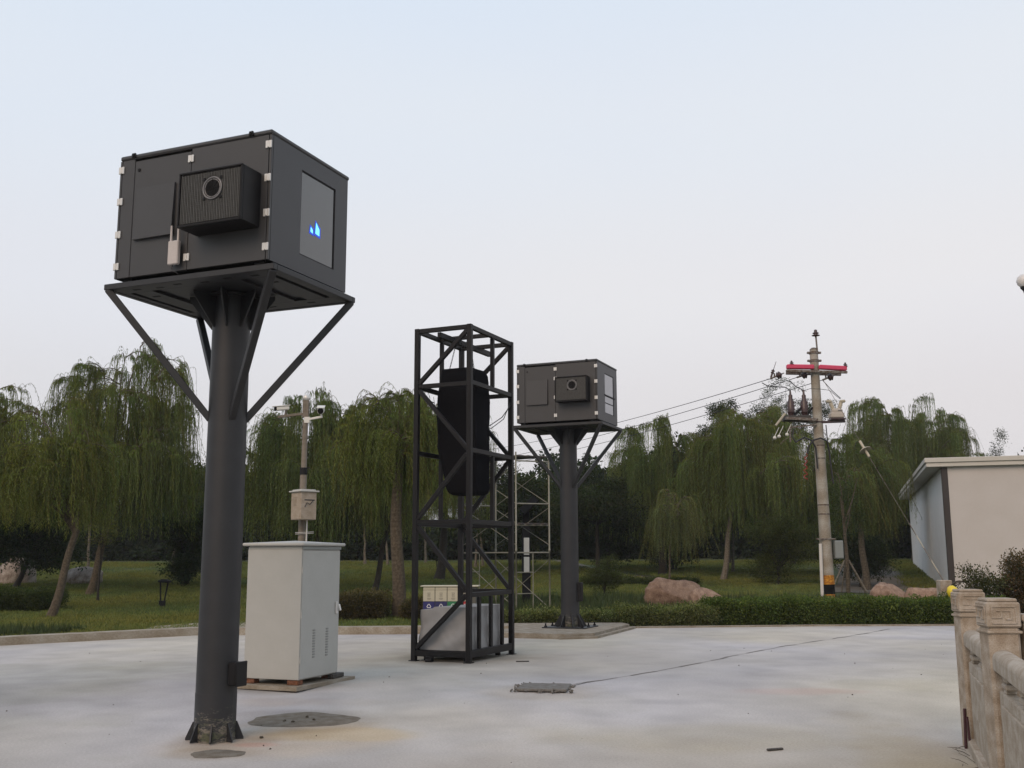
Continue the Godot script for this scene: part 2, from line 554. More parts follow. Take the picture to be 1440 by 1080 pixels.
# ------------------------------------------------------------------ ground
func build_ground() -> void:
	# one sheet out to the horizon, rising gently behind the plaza
	var st := S()
	st.set_smooth_group(1)
	var xs := [-900.0, -400.0]
	for i in 61:
		xs.append(-150.0 + i * 5.0)
	xs.append_array([400.0, 900.0])
	var zs := [900.0, 300.0, 60.0, 12.0, -14.0]
	for i in 41:
		zs.append(-18.0 - i * 2.0)
	zs.append_array([-130.0, -200.0, -400.0, -900.0])
	for i in xs.size() - 1:
		for j in zs.size() - 1:
			var p := []
			for q in [[i, j], [i + 1, j], [i + 1, j + 1], [i, j + 1]]:
				var x: float = xs[q[0]]
				var z: float = zs[q[1]]
				p.append(Vector3(x, hgt(x, z) - 0.03, z))
			face(st, p, Vector3.UP)
	struct("ground", st, M.lawn)

	st = S()
	slab(st, PackedVector2Array([Vector2(-15.6, -14.0), Vector2(-15, -14.5), Vector2(-9.52, -19.92), Vector2(-6.58, -22.4), Vector2(-2.7, -22.5), Vector2(-0.1, -22.7), Vector2(2.6, -24.15), Vector2(7, -24.6), Vector2(11.5, -24.7), Vector2(20, -24.7), Vector2(22.9, -14.0)]), 0.0, 0.0)
	slab(st, PackedVector2Array([Vector2(-15.6, -14.0), Vector2(22.9, -14.0), Vector2(30, 12), Vector2(-60, 12), Vector2(-60, 4), Vector2(-26, -5.2)]), 0.0, 0.0, 0.04)
	struct("plaza", st, M.plaza)

	# kerbs on the far side, a real step
	st = S()
	var line := [Vector2(-26, -5.2), Vector2(-15, -14.5), Vector2(-9.52, -19.92), Vector2(-6.58, -22.4), Vector2(-2.7, -22.5), Vector2(-0.05, -22.7)]
	var back := []
	for q in line:
		back.append(q + Vector2(-0.12, -0.42))
	var outl := PackedVector2Array(line)
	back.reverse()
	outl.append_array(PackedVector2Array(back))
	slab(st, outl, 0.15, 0.17)
	struct("kerb", st, M.kerb)
	st = S()
	slab(st, PackedVector2Array([Vector2(2.55, -24.17), Vector2(7, -24.62), Vector2(20, -24.72), Vector2(20, -24.9), Vector2(7, -24.8), Vector2(2.55, -24.35)]), 0.03, 0.05)
	struct("kerb", st, M.kerb)
	# little path that leaves the plaza on the left
	st = S()
	slab(st, PackedVector2Array([Vector2(-8.0, -22.3), Vector2(-8.35, -25.0), Vector2(-7.5, -26.4), Vector2(-5.4, -26.8), Vector2(-5.4, -22.95), Vector2(-7.0, -22.85)]), 0.03, 0.06)
	struct("path", st, M.kerb)
	# grey paths further back
	st = S()
	path_strip(st, [Vector3(13.3, 0, -40.0), Vector3(15.3, 0, -45.0), Vector3(17.6, 0, -52.0), Vector3(20.4, 0, -62.0)], 3.0)
	struct("path", st, M.path)
	st = S()
	path_strip(st, [Vector3(3.2, 0, -70.0), Vector3(3.9, 0, -60.0), Vector3(4.9, 0, -53.5), Vector3(6.5, 0, -50.0)], 0.9)
	struct("path", st, M.path)

	# thin crack across the plaza from the cover
	st = S()
	st.set_smooth_group(-1)
	var pts := []
	for i in 37:
		var t := i / 36.0
		pts.append(Vector3(lerpf(0.75, 8.3, t) + rng.randf_range(-0.02, 0.02), 0.004, lerpf(-13.65, -23.7, t) + rng.randf_range(-0.03, 0.03) + sin(t * 9.0) * 0.12))
	for i in pts.size() - 1:
		var w := Vector3(0.8, 0, 0.6) * (0.016 + 0.012 * sin(i * 1.7))
		face(st, [pts[i] - w, pts[i + 1] - w, pts[i + 1] + w, pts[i] + w], Vector3.UP)
	struct("crack", st, M.crack)

	# round patches of bare earth where the paving was cut out
	patch("earth_patch", Vector3(-2.22, pl(-11.5), -11.5), 0.56, 0.40, 41)
	patch("earth_patch", Vector3(-2.68, pl(-9.93), -9.93), 0.25, 0.17, 42)
	# raised foundation of the far post
	st = S()
	slab(st, PackedVector2Array([Vector2(-0.5, -21.7), Vector2(0.0, -21.4), Vector2(1.03, -21.0), Vector2(1.62, -21.3), Vector2(2.62, -24.05), Vector2(2.5, -24.6), Vector2(-0.6, -24.5)]), 0.1, 0.12)
	slab(st, PackedVector2Array([Vector2(0.9, -20.93), Vector2(1.68, -21.2), Vector2(2.75, -24.0), Vector2(2.6, -24.05), Vector2(1.62, -21.3), Vector2(0.95, -21.02)]), 0.045, 0.06)
	tag(put("foundation_slab", st, M.concrete_pad), "raised concrete foundation slab under the farther black post", "foundation")


func path_strip(st: SurfaceTool, pts: Array, w: float) -> void:
	st.set_smooth_group(1)
	var fine := []
	for i in pts.size() - 1:
		for k in 8:
			fine.append(pts[i].lerp(pts[i + 1], k / 8.0))
	fine.append(pts[-1])
	for i in fine.size() - 1:
		var d: Vector3 = (fine[i + 1] - fine[i]).normalized()
		var s := Vector3(-d.z, 0, d.x) * w * 0.5
		var p := []
		for q in [fine[i] - s, fine[i + 1] - s, fine[i + 1] + s, fine[i] + s]:
			p.append(Vector3(q.x, hgt(q.x, q.z) - 0.005, q.z))
		face(st, p, Vector3.UP)


func patch(called: String, c: Vector3, rx: float, rz: float, sd: int) -> void:
	var st := S()
	st.set_smooth_group(1)
	var n := FastNoiseLite.new()
	n.seed = sd
	n.frequency = 0.45
	var N := 48
	for i in N:
		var p := [c + Vector3(0, 0.009, 0)]
		var q := []
		for k in [i, i + 1]:
			var a = TAU * (k % N) / N
			var r := 1.0 + 0.22 * n.get_noise_2d(cos(a) * 1.5, sin(a) * 1.5)
			p.append(c + Vector3(cos(a) * rx * r * 0.9, 0.007 - sin(a) * rz * r * 0.036, sin(a) * rz * r * 0.9))
			q.append(c + Vector3(cos(a) * rx * r, 0.002 - sin(a) * rz * r * 0.04, sin(a) * rz * r))
		face(st, [p[0], p[1], p[2]], Vector3.UP)
		face(st, [p[1], p[2], q[1], q[0]], Vector3.UP)
	struct(called, st, M.earth)


# ------------------------------------------------------------------ foliage
# a narrow leaf of two triangles
func leaf(st: SurfaceTool, p: Vector3, d: Vector3, s: Vector3, ln: float, wd: float, c: Color) -> void:
	var m := p + d * ln * 0.45
	var e := p + d * ln
	st.set_color(c)
	for v in [p, m + s * wd * 0.5, e, p, e, m - s * wd * 0.5]:
		st.add_vertex(v)


func rv() -> Vector3:
	return Vector3(rng.randf_range(-1, 1), rng.randf_range(-1, 1), rng.randf_range(-1, 1)).normalized()


func twig_line(st: SurfaceTool, a: Vector3, b: Vector3, w: float, c: Color) -> void:
	var d := (b - a).normalized()
	var s := d.cross(Vector3(0.3, 0.2, 0.93)).normalized() * w * 0.5
	st.set_color(c)
	for v in [a - s, a + s, b + s, a - s, b + s, b - s]:
		st.add_vertex(v)


# a spray of hanging willow shoots, 2 m long, leaning out along +x
func strand_mesh(threads: int, leaves: int, ln: float, wd: float, dark: Color, light: Color, spread := 0.22, arch := 0.12) -> ArrayMesh:
	var st := S()
	st.set_smooth_group(-1)
	for t in threads:
		var reach := rng.randf_range(0.15, 0.42) + arch * 0.5
		var rise := rng.randf_range(arch * 0.2, arch)
		var L := rng.randf_range(1.3, 2.0)
		var o := Vector3(rng.randf_range(-0.05, 0.05), 0, rng.randf_range(-spread, spread))
		var ph := rng.randf() * TAU
		var amp := rng.randf_range(0.01, 0.05)
		var at := func(u: float) -> Vector3:
			return o + Vector3(reach * (1.0 - exp(-u * 5.0)) + sin(u * 5.0 + ph) * amp, rise * sin(minf(u * 5.5, PI)) - L * u * u * (1.6 - 0.6 * u), cos(u * 4.0 + ph) * amp)
		var base := dark.lerp(light, rng.randf())
		for k in 10:
			twig_line(st, at.call(k / 10.0), at.call((k + 1) / 10.0), 0.008, Color(0.09, 0.075, 0.03))
		for k in leaves:
			var u := (k + rng.randf()) / leaves
			var p: Vector3 = at.call(u)
			var side := Vector3(rng.randf_range(-1, 1), 0, rng.randf_range(-1, 1)).normalized()
			var d := (side * rng.randf_range(0.25, 0.8) + Vector3(0, -1, 0)).normalized()
			var s := d.cross(rv()).normalized()
			var c := base.lerp(dark if rng.randf() < 0.5 else light, rng.randf() * 0.45)
			leaf(st, p, d, s, ln * rng.randf_range(0.7, 1.25), wd, c)
	st.generate_normals()
	return st.commit()


# a loose ball of small leaves about 1 m across
func clump_mesh(leaves: int, ln: float, wd: float, dark: Color, light: Color, flat := 1.0) -> ArrayMesh:
	var st := S()
	st.set_smooth_group(-1)
	for k in leaves:
		var p := rv() * 0.5 * pow(rng.randf(), 0.45)
		p.y *= flat
		var d := (p.normalized() * 0.7 + rv() * 0.8 + Vector3(0, -0.15, 0)).normalized()
		var s := d.cross((Vector3.UP + rv() * 0.8).normalized()).normalized()
		leaf(st, p, d, s, ln * rng.randf_range(0.65, 1.25), wd * rng.randf_range(0.8, 1.2), dark.lerp(light, rng.randf()))
	for k in leaves / 12:
		var a := rv() * 0.1
		twig_line(st, a, a + rv() * 0.45, 0.012, Color(0.06, 0.05, 0.03))
	st.generate_normals()
	return st.commit()


func swarm(called: String, mesh: Mesh, where: Array, tints: Array, mat: Material, parent: Node) -> MultiMeshInstance3D:
	var mm := MultiMesh.new()
	mm.transform_format = MultiMesh.TRANSFORM_3D
	mm.use_colors = true
	mm.mesh = mesh
	mm.instance_count = where.size()
	for i in where.size():
		mm.set_instance_transform(i, where[i])
		mm.set_instance_color(i, tints[i])
	var o := MultiMeshInstance3D.new()
	o.multimesh = mm
	o.material_override = mat
	o.name = numbered(parent, called)
	parent.add_child(o)
	o.set_meta("kind", "stuff")
	return o


func tint(lo: float, hi: float, warm := 0.0) -> Color:
	var v := rng.randf_range(lo, hi)
	var w := rng.randf_range(-0.12, 0.12) + warm
	return Color(v * (1.0 + w), v, v * (1.0 - w))


func bez(a: Vector3, b: Vector3, c: Vector3, t: float) -> Vector3:
	return a.lerp(b, t).lerp(b.lerp(c, t), t)


# o: base, lean (offset of the fork), fork (height), top, bottom (heights above the base), rx, off (crown centre offset), n, mesh, r (trunk), bark, warm, shade
func willow(called: String, label: String, o: Dictionary) -> Node3D:
	var base: Vector3 = o.base
	base.y -= 0.03
	var t := thing(called, label, "tree", base, 0.0, "weeping willows round the plaza")
	var fork: Vector3 = o.get("lean", Vector3.ZERO) + Vector3(0, o.fork, 0)
	var off: Vector3 = o.get("off", Vector3.ZERO)
	var rx: float = o.rx
	var top: float = o.top
	var bottom: float = o.bottom
	var r: float = o.get("r", 0.13)
	var bark: Material = M[o.get("bark", "bark_willow")]
	var wood := S()
	var pts := []
	var rad := []
	var k0 := Vector3(rng.randf_range(-0.1, 0.1), 0, rng.randf_range(-0.1, 0.1))
	for i in 9:
		var u := i / 8.0
		pts.append(bez(Vector3.ZERO, fork * 0.5 + k0, fork, u) + Vector3(sin(u * 7.0) * 0.03, 0, cos(u * 6.0) * 0.02))
		rad.append(r * (1.0 + 0.22 * exp(-u * 16.0)) * (1.0 - 0.3 * u))
	tube(wood, pts, rad, 12)
	put("trunk", wood, bark, t)
	var limbs := S()
	var spots := []
	var cz: float = o.get("rz", rx)
	var nl: int = o.get("limbs", 14)
	for i in nl:
		var a := TAU * (i + rng.randf_range(-0.3, 0.3)) / nl
		var q := sqrt((i % 4 + rng.randf_range(0.15, 1.0)) / 4.3)
		var e := Vector3(off.x + cos(a) * rx * q * 0.85, 0, off.z + sin(a) * cz * q * 0.85)
		e.y = lerpf(top, fork.y + 0.35 * (top - fork.y), q * q) - rng.randf_range(0.0, 0.12) * (top - fork.y)
		var c := fork.lerp(e, 0.35)
		c.y = lerpf(fork.y, e.y, 0.75)
		var lp := []
		var lr := []
		for k in 9:
			var u := k / 8.0
			lp.append(bez(fork - Vector3(0, 0.15, 0), c, e, u) + rv() * 0.05 * u)
			lr.append(lerpf(r * 0.42, 0.010, pow(u, 0.6)))
		tube(limbs, lp, lr, 6, false)
		# side branches that arch over
		var nb: int = o.get("branches", 8)
		for k in nb:
			var u := rng.randf_range(0.3, 1.0)
			var s := bez(fork, c, e, u)
			var b := a + rng.randf_range(-1.2, 1.2)
			var ln := rng.randf_range(0.35, 0.8) * rx * 0.55
			var m := s + Vector3(cos(b) * ln * 0.5, rng.randf_range(0.25, 0.7) * (0.4 + 0.6 * u) * minf(1.0, rx * 0.4), sin(b) * ln * 0.5)
			var f := s + Vector3(cos(b) * ln, rng.randf_range(-0.35, 0.1), sin(b) * ln)
			var bp := []
			for j in 6:
				bp.append(bez(s, m, f, j / 5.0))
			tube(limbs, bp, [0.024, 0.02, 0.016, 0.012, 0.008, 0.005], 4, false)
			for j in range(1, 8):
				spots.append([bez(s, m, f, j / 7.0), b])
		for k in 5:
			spots.append([bez(fork, c, e, rng.randf_range(0.45, 1.0)), a])
	put("limbs", limbs, bark, t)
	# the hanging shoots; a noise field leaves gaps and thick places
	var n := FastNoiseLite.new()
	n.seed = rng.randi() % 9999
	n.frequency = 0.55
	var where := []
	var tints := []
	var count: int = int(o.get("n", 800) * 0.66)
	var tries := 0
	while where.size() < count and tries < count * 6:
		tries += 1
		var sp: Array = spots[rng.randi() % spots.size()]
		var p: Vector3 = sp[0] + rv() * 0.08
		var v := n.get_noise_3dv(p + base)
		if v < rng.randf_range(-0.75, -0.12):
			continue
		var L := (p.y - bottom) * rng.randf_range(0.3, 1.08)
		L = clampf(L, 0.45, o.get("longest", 3.6))
		var yaw: float = -sp[1] + rng.randf_range(-0.9, 0.9)
		var B := Basis(Vector3.UP, yaw) * Basis(Vector3(0, 0, 1), rng.randf_range(-0.08, 0.08))
		B = B.scaled_local(Vector3(rng.randf_range(0.6, 1.2), L / 2.0, rng.randf_range(0.7, 1.2)))
		where.append(Transform3D(B, p))
		var hue: float = o.get("warm", 0.0) + v * 0.12
		tints.append(tint(0.7, 1.5, hue) * o.get("shade", 1.0))
	swarm("crown", o.mesh, where, tints, M.leaf, t)
	# single arching shoots that break the outline
	where = []
	tints = []
	for i in int(count * 0.3):
		var sp: Array = spots[rng.randi() % spots.size()]
		var p: Vector3 = sp[0]
		if p.y < lerpf(bottom, top, 0.5):
			continue
		var B := Basis(Vector3.UP, -sp[1] + rng.randf_range(-0.7, 0.7)) * Basis(Vector3(0, 0, 1), rng.randf_range(-0.1, 0.35))
		B = B.scaled_local(Vector3(1.2, 1.0, 1.2) * rng.randf_range(0.6, 1.35))
		where.append(Transform3D(B, p))
		tints.append(tint(0.7, 1.4, o.get("warm", 0.0)))
	swarm("outer_shoots", wisp, where, tints, M.leaf, t)
	return t


# a rounder tree: trunk, limbs, and leaf clumps gathered in lobes
func leafy_tree(called: String, label: String, o: Dictionary) -> Node3D:
	var base: Vector3 = o.base
	base.y -= 0.03
	var t := thing(called, label, o.get("category", "tree"), base, 0.0, o.get("group", ""))
	var fork = Vector3(0, o.fork, 0) + o.get("lean", Vector3.ZERO)
	var bark: Material = M[o.get("bark", "bark_dark")]
	var r: float = o.get("r", 0.12)
	var wood := S()
	var pts := []
	var rad := []
	for i in 7:
		var u := i / 6.0
		pts.append(bez(Vector3.ZERO, fork * 0.5 + Vector3(rng.randf_range(-0.05, 0.05), 0, 0), fork, u))
		rad.append(r * (1.0 + 0.4 * exp(-u * 12.0)) * (1.0 - 0.35 * u))
	tube(wood, pts, rad, 10)
	var lobes := []
	var H: float = o.top
	var rx: float = o.rx
	for i in o.get("lobes", 9):
		var a = TAU * i / 9.0 * 2.4
		var q := rng.randf_range(0.15, 0.8)
		var y := lerpf(o.bottom, H, rng.randf_range(0.12, 0.88))
		var span := sqrt(maxf(0.12, 1.0 - pow((y - lerpf(o.bottom, H, 0.42)) / ((H - o.bottom) * 0.62), 2.0)))
		var c := Vector3(fork.x + cos(a) * rx * q * span, y, fork.z + sin(a) * rx * q * span)
		lobes.append([c, rx * rng.randf_range(0.28, 0.5)])
		var lp := []
		for k in 6:
			lp.append(bez(fork - Vector3(0, 0.1, 0), fork.lerp(c, 0.4) + Vector3(0, 0.3, 0), c, k / 5.0))
		tube(wood, lp, [r * 0.45, r * 0.34, r * 0.25, r * 0.17, r * 0.1, 0.008], 5, false)
	put("trunk" if o.get("category", "tree") == "tree" else "stem", wood, bark, t)
	var where := []
	var tints := []
	var n: int = o.get("n", 260)
	for i in n:
		var lb: Array = lobes[rng.randi() % lobes.size()]
		var p: Vector3 = lb[0] + rv() * lb[1] * Vector3(1, o.get("squash", 0.75), 1) * pow(rng.randf(), 0.4)
		if p.y > H or p.y < o.bottom:
			continue
		var s: float = o.get("size", 0.8) * rng.randf_range(0.6, 1.2)
		where.append(Transform3D(Basis(rv(), rng.randf() * TAU).scaled(Vector3(s, s * o.get("flat", 1.0), s)), p))
		tints.append(tint(0.6, 1.35, o.get("warm", 0.0)) * o.get("shade", 1.0))
	swarm("crown" if o.get("category", "tree") == "tree" else "foliage", o.mesh, where, tints, M.leaf, t)
	return t


func build_trees() -> void:
	var A := strand_mesh(3, 46, 0.105, 0.016, Color(0.088, 0.118, 0.030), Color(0.230, 0.262, 0.084))       # olive green
	var B := strand_mesh(3, 50, 0.10, 0.016, Color(0.068, 0.106, 0.033), Color(0.190, 0.236, 0.082))       # cooler green
	var C := strand_mesh(2, 54, 0.075, 0.013, Color(0.12, 0.15, 0.07), Color(0.24, 0.27, 0.13), 0.12)  # the young one, grey green
	wisp = strand_mesh(1, 34, 0.09, 0.014, Color(0.060, 0.078, 0.026), Color(0.16, 0.18, 0.065), 0.3, 0.45)
	# --- left
	willow("willow_tree", "tall weeping willow with the highest crown on the lawn, left of the lawn lamp", {"base": on(-15.99, -40.34), "lean": Vector3(0.55, 0, 0.2), "fork": 2.6, "off": Vector3(0.95, 0, 0), "limbs": 20, "rx": 3.2, "top": 10.2, "bottom": 2.0, "n": 2100, "r": 0.165, "mesh": A, "longest": 5.0})
	willow("willow_tree", "weeping willow with a pale crooked trunk beside the trimmed hedge block", {"base": on(-12.61, -29.2), "lean": Vector3(0.5, 0, -0.1), "fork": 2.4, "off": Vector3(-0.9, 0, -1.2), "rx": 2.2, "top": 6.4, "bottom": 2.3, "n": 1000, "r": 0.12, "mesh": A, "warm": 0.05})
	willow("willow_tree", "weeping willow cut by the photo's edge, its crown over the trimmed hedge block", {"base": on(-21.5, -40.0), "lean": Vector3(0.2, 0, 0), "fork": 2.8, "off": Vector3(0.7, 0, 0), "rx": 3.3, "top": 8.7, "bottom": 2.2, "n": 1900, "r": 0.18, "mesh": A, "shade": 0.95})
	# --- middle
	willow("willow_tree", "weeping willow behind the tall camera pole, with a dark trunk beside the grey cabinet", {"base": on(-7.24, -40.33), "lean": Vector3(-0.2, 0, 0), "fork": 2.8, "off": Vector3(-1.1, 0, 0), "rx": 2.8, "top": 8.1, "bottom": 1.6, "n": 2000, "r": 0.14, "mesh": B, "bark": "bark_dark"})
	willow("willow_tree", "weeping willow on a straight light brown trunk between cabinet and black frame tower", {"base": on(-3.04, -28.72), "lean": Vector3(-0.1, 0, 0), "fork": 3.9, "off": Vector3(-0.1, 0, -0.6), "rx": 1.9, "top": 6.4, "bottom": 2.9, "n": 900, "r": 0.19, "mesh": A})
	willow("willow_tree", "weeping willow with a dark leaning trunk on the lawn behind the brown shrub bed", {"base": on(-5.37, -41.46), "lean": Vector3(0.5, 0, 0), "fork": 2.6, "off": Vector3(-0.3, 0, 0), "rx": 2.8, "top": 8.4, "bottom": 1.8, "n": 1800, "r": 0.12, "mesh": A, "bark": "bark_dark"})
	willow("willow_tree", "weeping willow behind the black frame tower and the sorting bins", {"base": on(-3.41, -49.16), "lean": Vector3(0.3, 0, 0), "fork": 3.0, "off": Vector3(-0.2, 0, 0), "rx": 3.4, "top": 9.2, "bottom": 2.0, "n": 1900, "r": 0.22, "mesh": A, "bark": "bark_dark", "warm": 0.05})
	# --- right of the far post
	willow("willow_tree", "broad weeping willow with long cool green curtains right behind the farther black post", {"base": on(7.4, -52.5), "lean": Vector3(0.0, 0, 0), "fork": 2.6, "off": Vector3(0.0, 0, 0), "rx": 3.4, "top": 7.9, "bottom": 1.5, "n": 2300, "r": 0.2, "mesh": B, "bark": "bark_dark", "longest": 4.5})
	willow("willow_tree", "broad weeping willow leaning towards the utility pole, with a light trunk below", {"base": on(9.61, -48.5), "lean": Vector3(0.45, 0, 0), "fork": 3.0, "off": Vector3(1.7, 0, -0.4), "rx": 3.3, "top": 8.5, "bottom": 1.9, "n": 2300, "r": 0.14, "mesh": B, "bark": "bark_pale", "longest": 4.6, "shade": 1.08, "warm": 0.04})
	willow("willow_tree", "small young weeping willow with a thin bent trunk behind the largest boulder", {"base": on(6.15, -42.3), "lean": Vector3(0.2, 0, 0), "fork": 2.2, "off": Vector3(0.3, 0, 0), "rx": 0.95, "top": 4.05, "bottom": 1.1, "n": 420, "r": 0.045, "mesh": C, "branches": 4, "longest": 2.2})
	willow("willow_tree", "large weeping willow rising behind the white building's roof", {"base": on(25.3, -66.5), "lean": Vector3(0, 0, 0), "fork": 3.6, "off": Vector3(0.3, 0, 0), "rx": 5.3, "top": 11.2, "bottom": 2.2, "n": 3400, "r": 0.26, "mesh": B, "longest": 6.0})
	willow("willow_tree", "dark weeping willow directly behind the utility pole and its control box", {"base": on(15.6, -49.5), "lean": Vector3(0.2, 0, 0), "fork": 2.4, "off": Vector3(0.3, 0, 0), "rx": 2.8, "top": 7.3, "bottom": 1.6, "n": 1800, "r": 0.18, "mesh": B, "bark": "bark_dark", "shade": 0.85})
	willow("willow_tree", "weeping willow with a brown trunk left of the white building's far end", {"base": on(13.9, -41.8), "lean": Vector3(-0.1, 0, 0), "fork": 2.6, "off": Vector3(-0.5, 0, -0.5), "rx": 1.1, "top": 5.2, "bottom": 2.0, "n": 420, "r": 0.15, "mesh": B, "shade": 0.85})

	# --- dark leafy trees
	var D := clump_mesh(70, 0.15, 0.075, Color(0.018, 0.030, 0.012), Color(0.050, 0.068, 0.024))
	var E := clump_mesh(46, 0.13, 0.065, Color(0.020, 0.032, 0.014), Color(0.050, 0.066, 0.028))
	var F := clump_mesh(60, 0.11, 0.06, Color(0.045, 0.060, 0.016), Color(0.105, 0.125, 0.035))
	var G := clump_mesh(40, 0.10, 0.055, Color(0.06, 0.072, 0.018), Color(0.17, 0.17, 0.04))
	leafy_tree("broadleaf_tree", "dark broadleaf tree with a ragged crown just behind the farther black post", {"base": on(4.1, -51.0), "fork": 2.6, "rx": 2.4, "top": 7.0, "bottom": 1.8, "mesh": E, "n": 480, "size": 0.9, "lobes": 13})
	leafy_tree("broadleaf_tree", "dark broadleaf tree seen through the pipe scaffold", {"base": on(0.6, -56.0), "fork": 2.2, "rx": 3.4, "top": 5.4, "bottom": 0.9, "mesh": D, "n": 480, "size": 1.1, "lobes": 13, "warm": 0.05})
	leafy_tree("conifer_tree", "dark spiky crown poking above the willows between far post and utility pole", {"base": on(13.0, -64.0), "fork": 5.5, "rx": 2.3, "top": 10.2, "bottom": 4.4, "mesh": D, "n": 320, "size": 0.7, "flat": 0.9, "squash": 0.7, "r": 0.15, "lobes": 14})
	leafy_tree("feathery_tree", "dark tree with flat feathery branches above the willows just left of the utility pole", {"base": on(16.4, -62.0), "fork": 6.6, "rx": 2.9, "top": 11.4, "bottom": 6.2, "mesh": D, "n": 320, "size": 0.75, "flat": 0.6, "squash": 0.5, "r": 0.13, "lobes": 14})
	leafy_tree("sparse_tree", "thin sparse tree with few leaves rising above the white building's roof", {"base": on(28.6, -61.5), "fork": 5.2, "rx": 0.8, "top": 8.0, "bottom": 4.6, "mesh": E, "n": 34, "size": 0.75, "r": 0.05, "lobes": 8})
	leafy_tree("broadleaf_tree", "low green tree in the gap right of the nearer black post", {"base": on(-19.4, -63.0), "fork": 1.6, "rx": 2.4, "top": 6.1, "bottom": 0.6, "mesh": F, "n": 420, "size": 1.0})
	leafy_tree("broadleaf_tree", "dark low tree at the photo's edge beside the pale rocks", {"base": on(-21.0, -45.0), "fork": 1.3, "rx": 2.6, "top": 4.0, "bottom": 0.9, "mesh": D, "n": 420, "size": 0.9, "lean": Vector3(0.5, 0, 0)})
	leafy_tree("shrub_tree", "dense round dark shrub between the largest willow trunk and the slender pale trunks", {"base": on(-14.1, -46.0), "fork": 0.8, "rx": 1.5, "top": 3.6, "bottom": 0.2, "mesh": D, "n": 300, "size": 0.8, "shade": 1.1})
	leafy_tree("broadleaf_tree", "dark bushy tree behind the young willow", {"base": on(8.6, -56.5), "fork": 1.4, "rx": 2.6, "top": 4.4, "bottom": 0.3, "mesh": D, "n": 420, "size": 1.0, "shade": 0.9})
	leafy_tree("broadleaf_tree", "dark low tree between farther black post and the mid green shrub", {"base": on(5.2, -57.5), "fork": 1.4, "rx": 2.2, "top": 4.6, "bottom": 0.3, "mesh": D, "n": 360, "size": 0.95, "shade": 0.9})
	leafy_tree("shrub", "large round yellow green shrub left of the utility pole's foot", {"base": on(11.26, -45.0), "fork": 0.7, "rx": 1.75, "top": 3.3, "bottom": 0.15, "mesh": F, "n": 520, "size": 0.6, "category": "shrub", "r": 0.06, "lobes": 14})
	leafy_tree("shrub", "feathery mid green shrub on the grass right beside the farther black post", {"base": on(3.33, -38.67), "fork": 0.3, "rx": 0.95, "top": 1.6, "bottom": 0.1, "mesh": F, "n": 170, "size": 0.45, "category": "shrub", "r": 0.03, "shade": 0.75})
	leafy_tree("shrub", "dark glossy shrub around the propped young tree behind the utility pole", {"base": on(14.2, -43.5), "fork": 0.6, "rx": 1.9, "top": 3.0, "bottom": 0.5, "mesh": E, "n": 360, "size": 0.7, "category": "shrub", "r": 0.05, "shade": 1.1})
	leafy_tree("shrub", "dense reddish green rose shrub behind the carved stone posts", {"base": Vector3(13.2, 0, -26.6), "fork": 0.4, "rx": 1.15, "top": 1.62, "bottom": 0.1, "mesh": clump_mesh(70, 0.12, 0.075, Color(0.035, 0.042, 0.020), Color(0.13, 0.085, 0.05)), "n": 620, "size": 0.5, "category": "shrub", "r": 0.03, "lobes": 16, "warm": 0.1})
	leafy_tree("shrub", "loose open rose shrub beside the white stone block, under the building's brown corner", {"base": Vector3(11.55, 0, -26.4), "fork": 0.4, "rx": 0.62, "top": 1.45, "bottom": 0.2, "mesh": clump_mesh(34, 0.12, 0.075, Color(0.035, 0.05, 0.020), Color(0.10, 0.095, 0.04)), "n": 150, "size": 0.5, "category": "shrub", "r": 0.025, "lobes": 9})
	# yellowing low twigs on the two left trunks
	leafy_tree("sapling", "yellow leaved sapling between the two leaning willow trunks on the lawn", {"base": on(-14.2, -36.5), "fork": 1.9, "rx": 0.75, "top": 3.0, "bottom": 1.7, "mesh": G, "n": 46, "size": 0.6, "r": 0.04, "flat": 0.6})
	# slender trunks in the shade
	var thin := [[-17.03, -55.0, "slender pale trunk, second from left in the row left of the nearer black post"], [-17.75, -55.5, "slender pale trunk, leftmost of the row of young trees left of the nearer black post"], [-16.3, -56.0, "slender pale trunk nearest the nearer black post, in the row of young trees"], [-11.5, -62.0, "slender pale trunk directly right of the grey cabinet, far in the shade"], [-8.9, -64.0, "slender pale trunk left of the dark leaning willow trunk, far back"], [-7.35, -62.5, "one of a close pair of thin white trunks, the left"], [-7.0, -62.7, "one of a close pair of thin white trunks, the right"], [-5.4, -66.0, "thin pale trunk half hidden by the light brown willow trunk"], [-2.1, -60.0, "thin pale trunk seen through the lower bay of the black frame tower, left"], [-1.7, -61.0, "thin pale trunk seen through the lower bay of the black frame tower, right"], [-20.0, -50.0, "thin grey trunk behind the tallest willow"], [11.2, -54.0, "slender light trunk left of the forked trunks, behind the young willow"]]
	for q in thin:
		leafy_tree("young_tree", q[2], {"base": on(q[0], q[1]), "fork": 2.5, "lean": Vector3(rng.randf_range(-0.25, 0.25), 0, 0), "rx": 1.2, "top": 4.6, "bottom": 2.0, "mesh": F, "n": 70, "size": 0.8, "r": 0.075, "bark": "bark_pale", "lobes": 7, "group": "slender young trees in the shade", "shade": 0.7})
	# the far wood, one dark mass
	var where := []
	var tints := []
	for i in 9000:
		var a := rng.randf_range(-0.72, 0.62)
		var d := rng.randf_range(72.0, 100.0)
		var x := a * d
		var lim := 4.6 + 1.5 * sin(x * 0.21) + 1.1 * sin(x * 0.53 + 1.0)
		if a > 0.03 and a < 0.36:
			lim += 1.6
		if a < -0.4:
			lim += 0.8
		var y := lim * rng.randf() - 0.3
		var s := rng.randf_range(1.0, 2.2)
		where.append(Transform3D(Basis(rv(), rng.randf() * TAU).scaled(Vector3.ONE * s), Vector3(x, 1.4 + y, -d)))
		tints.append(tint(0.55, 1.15))
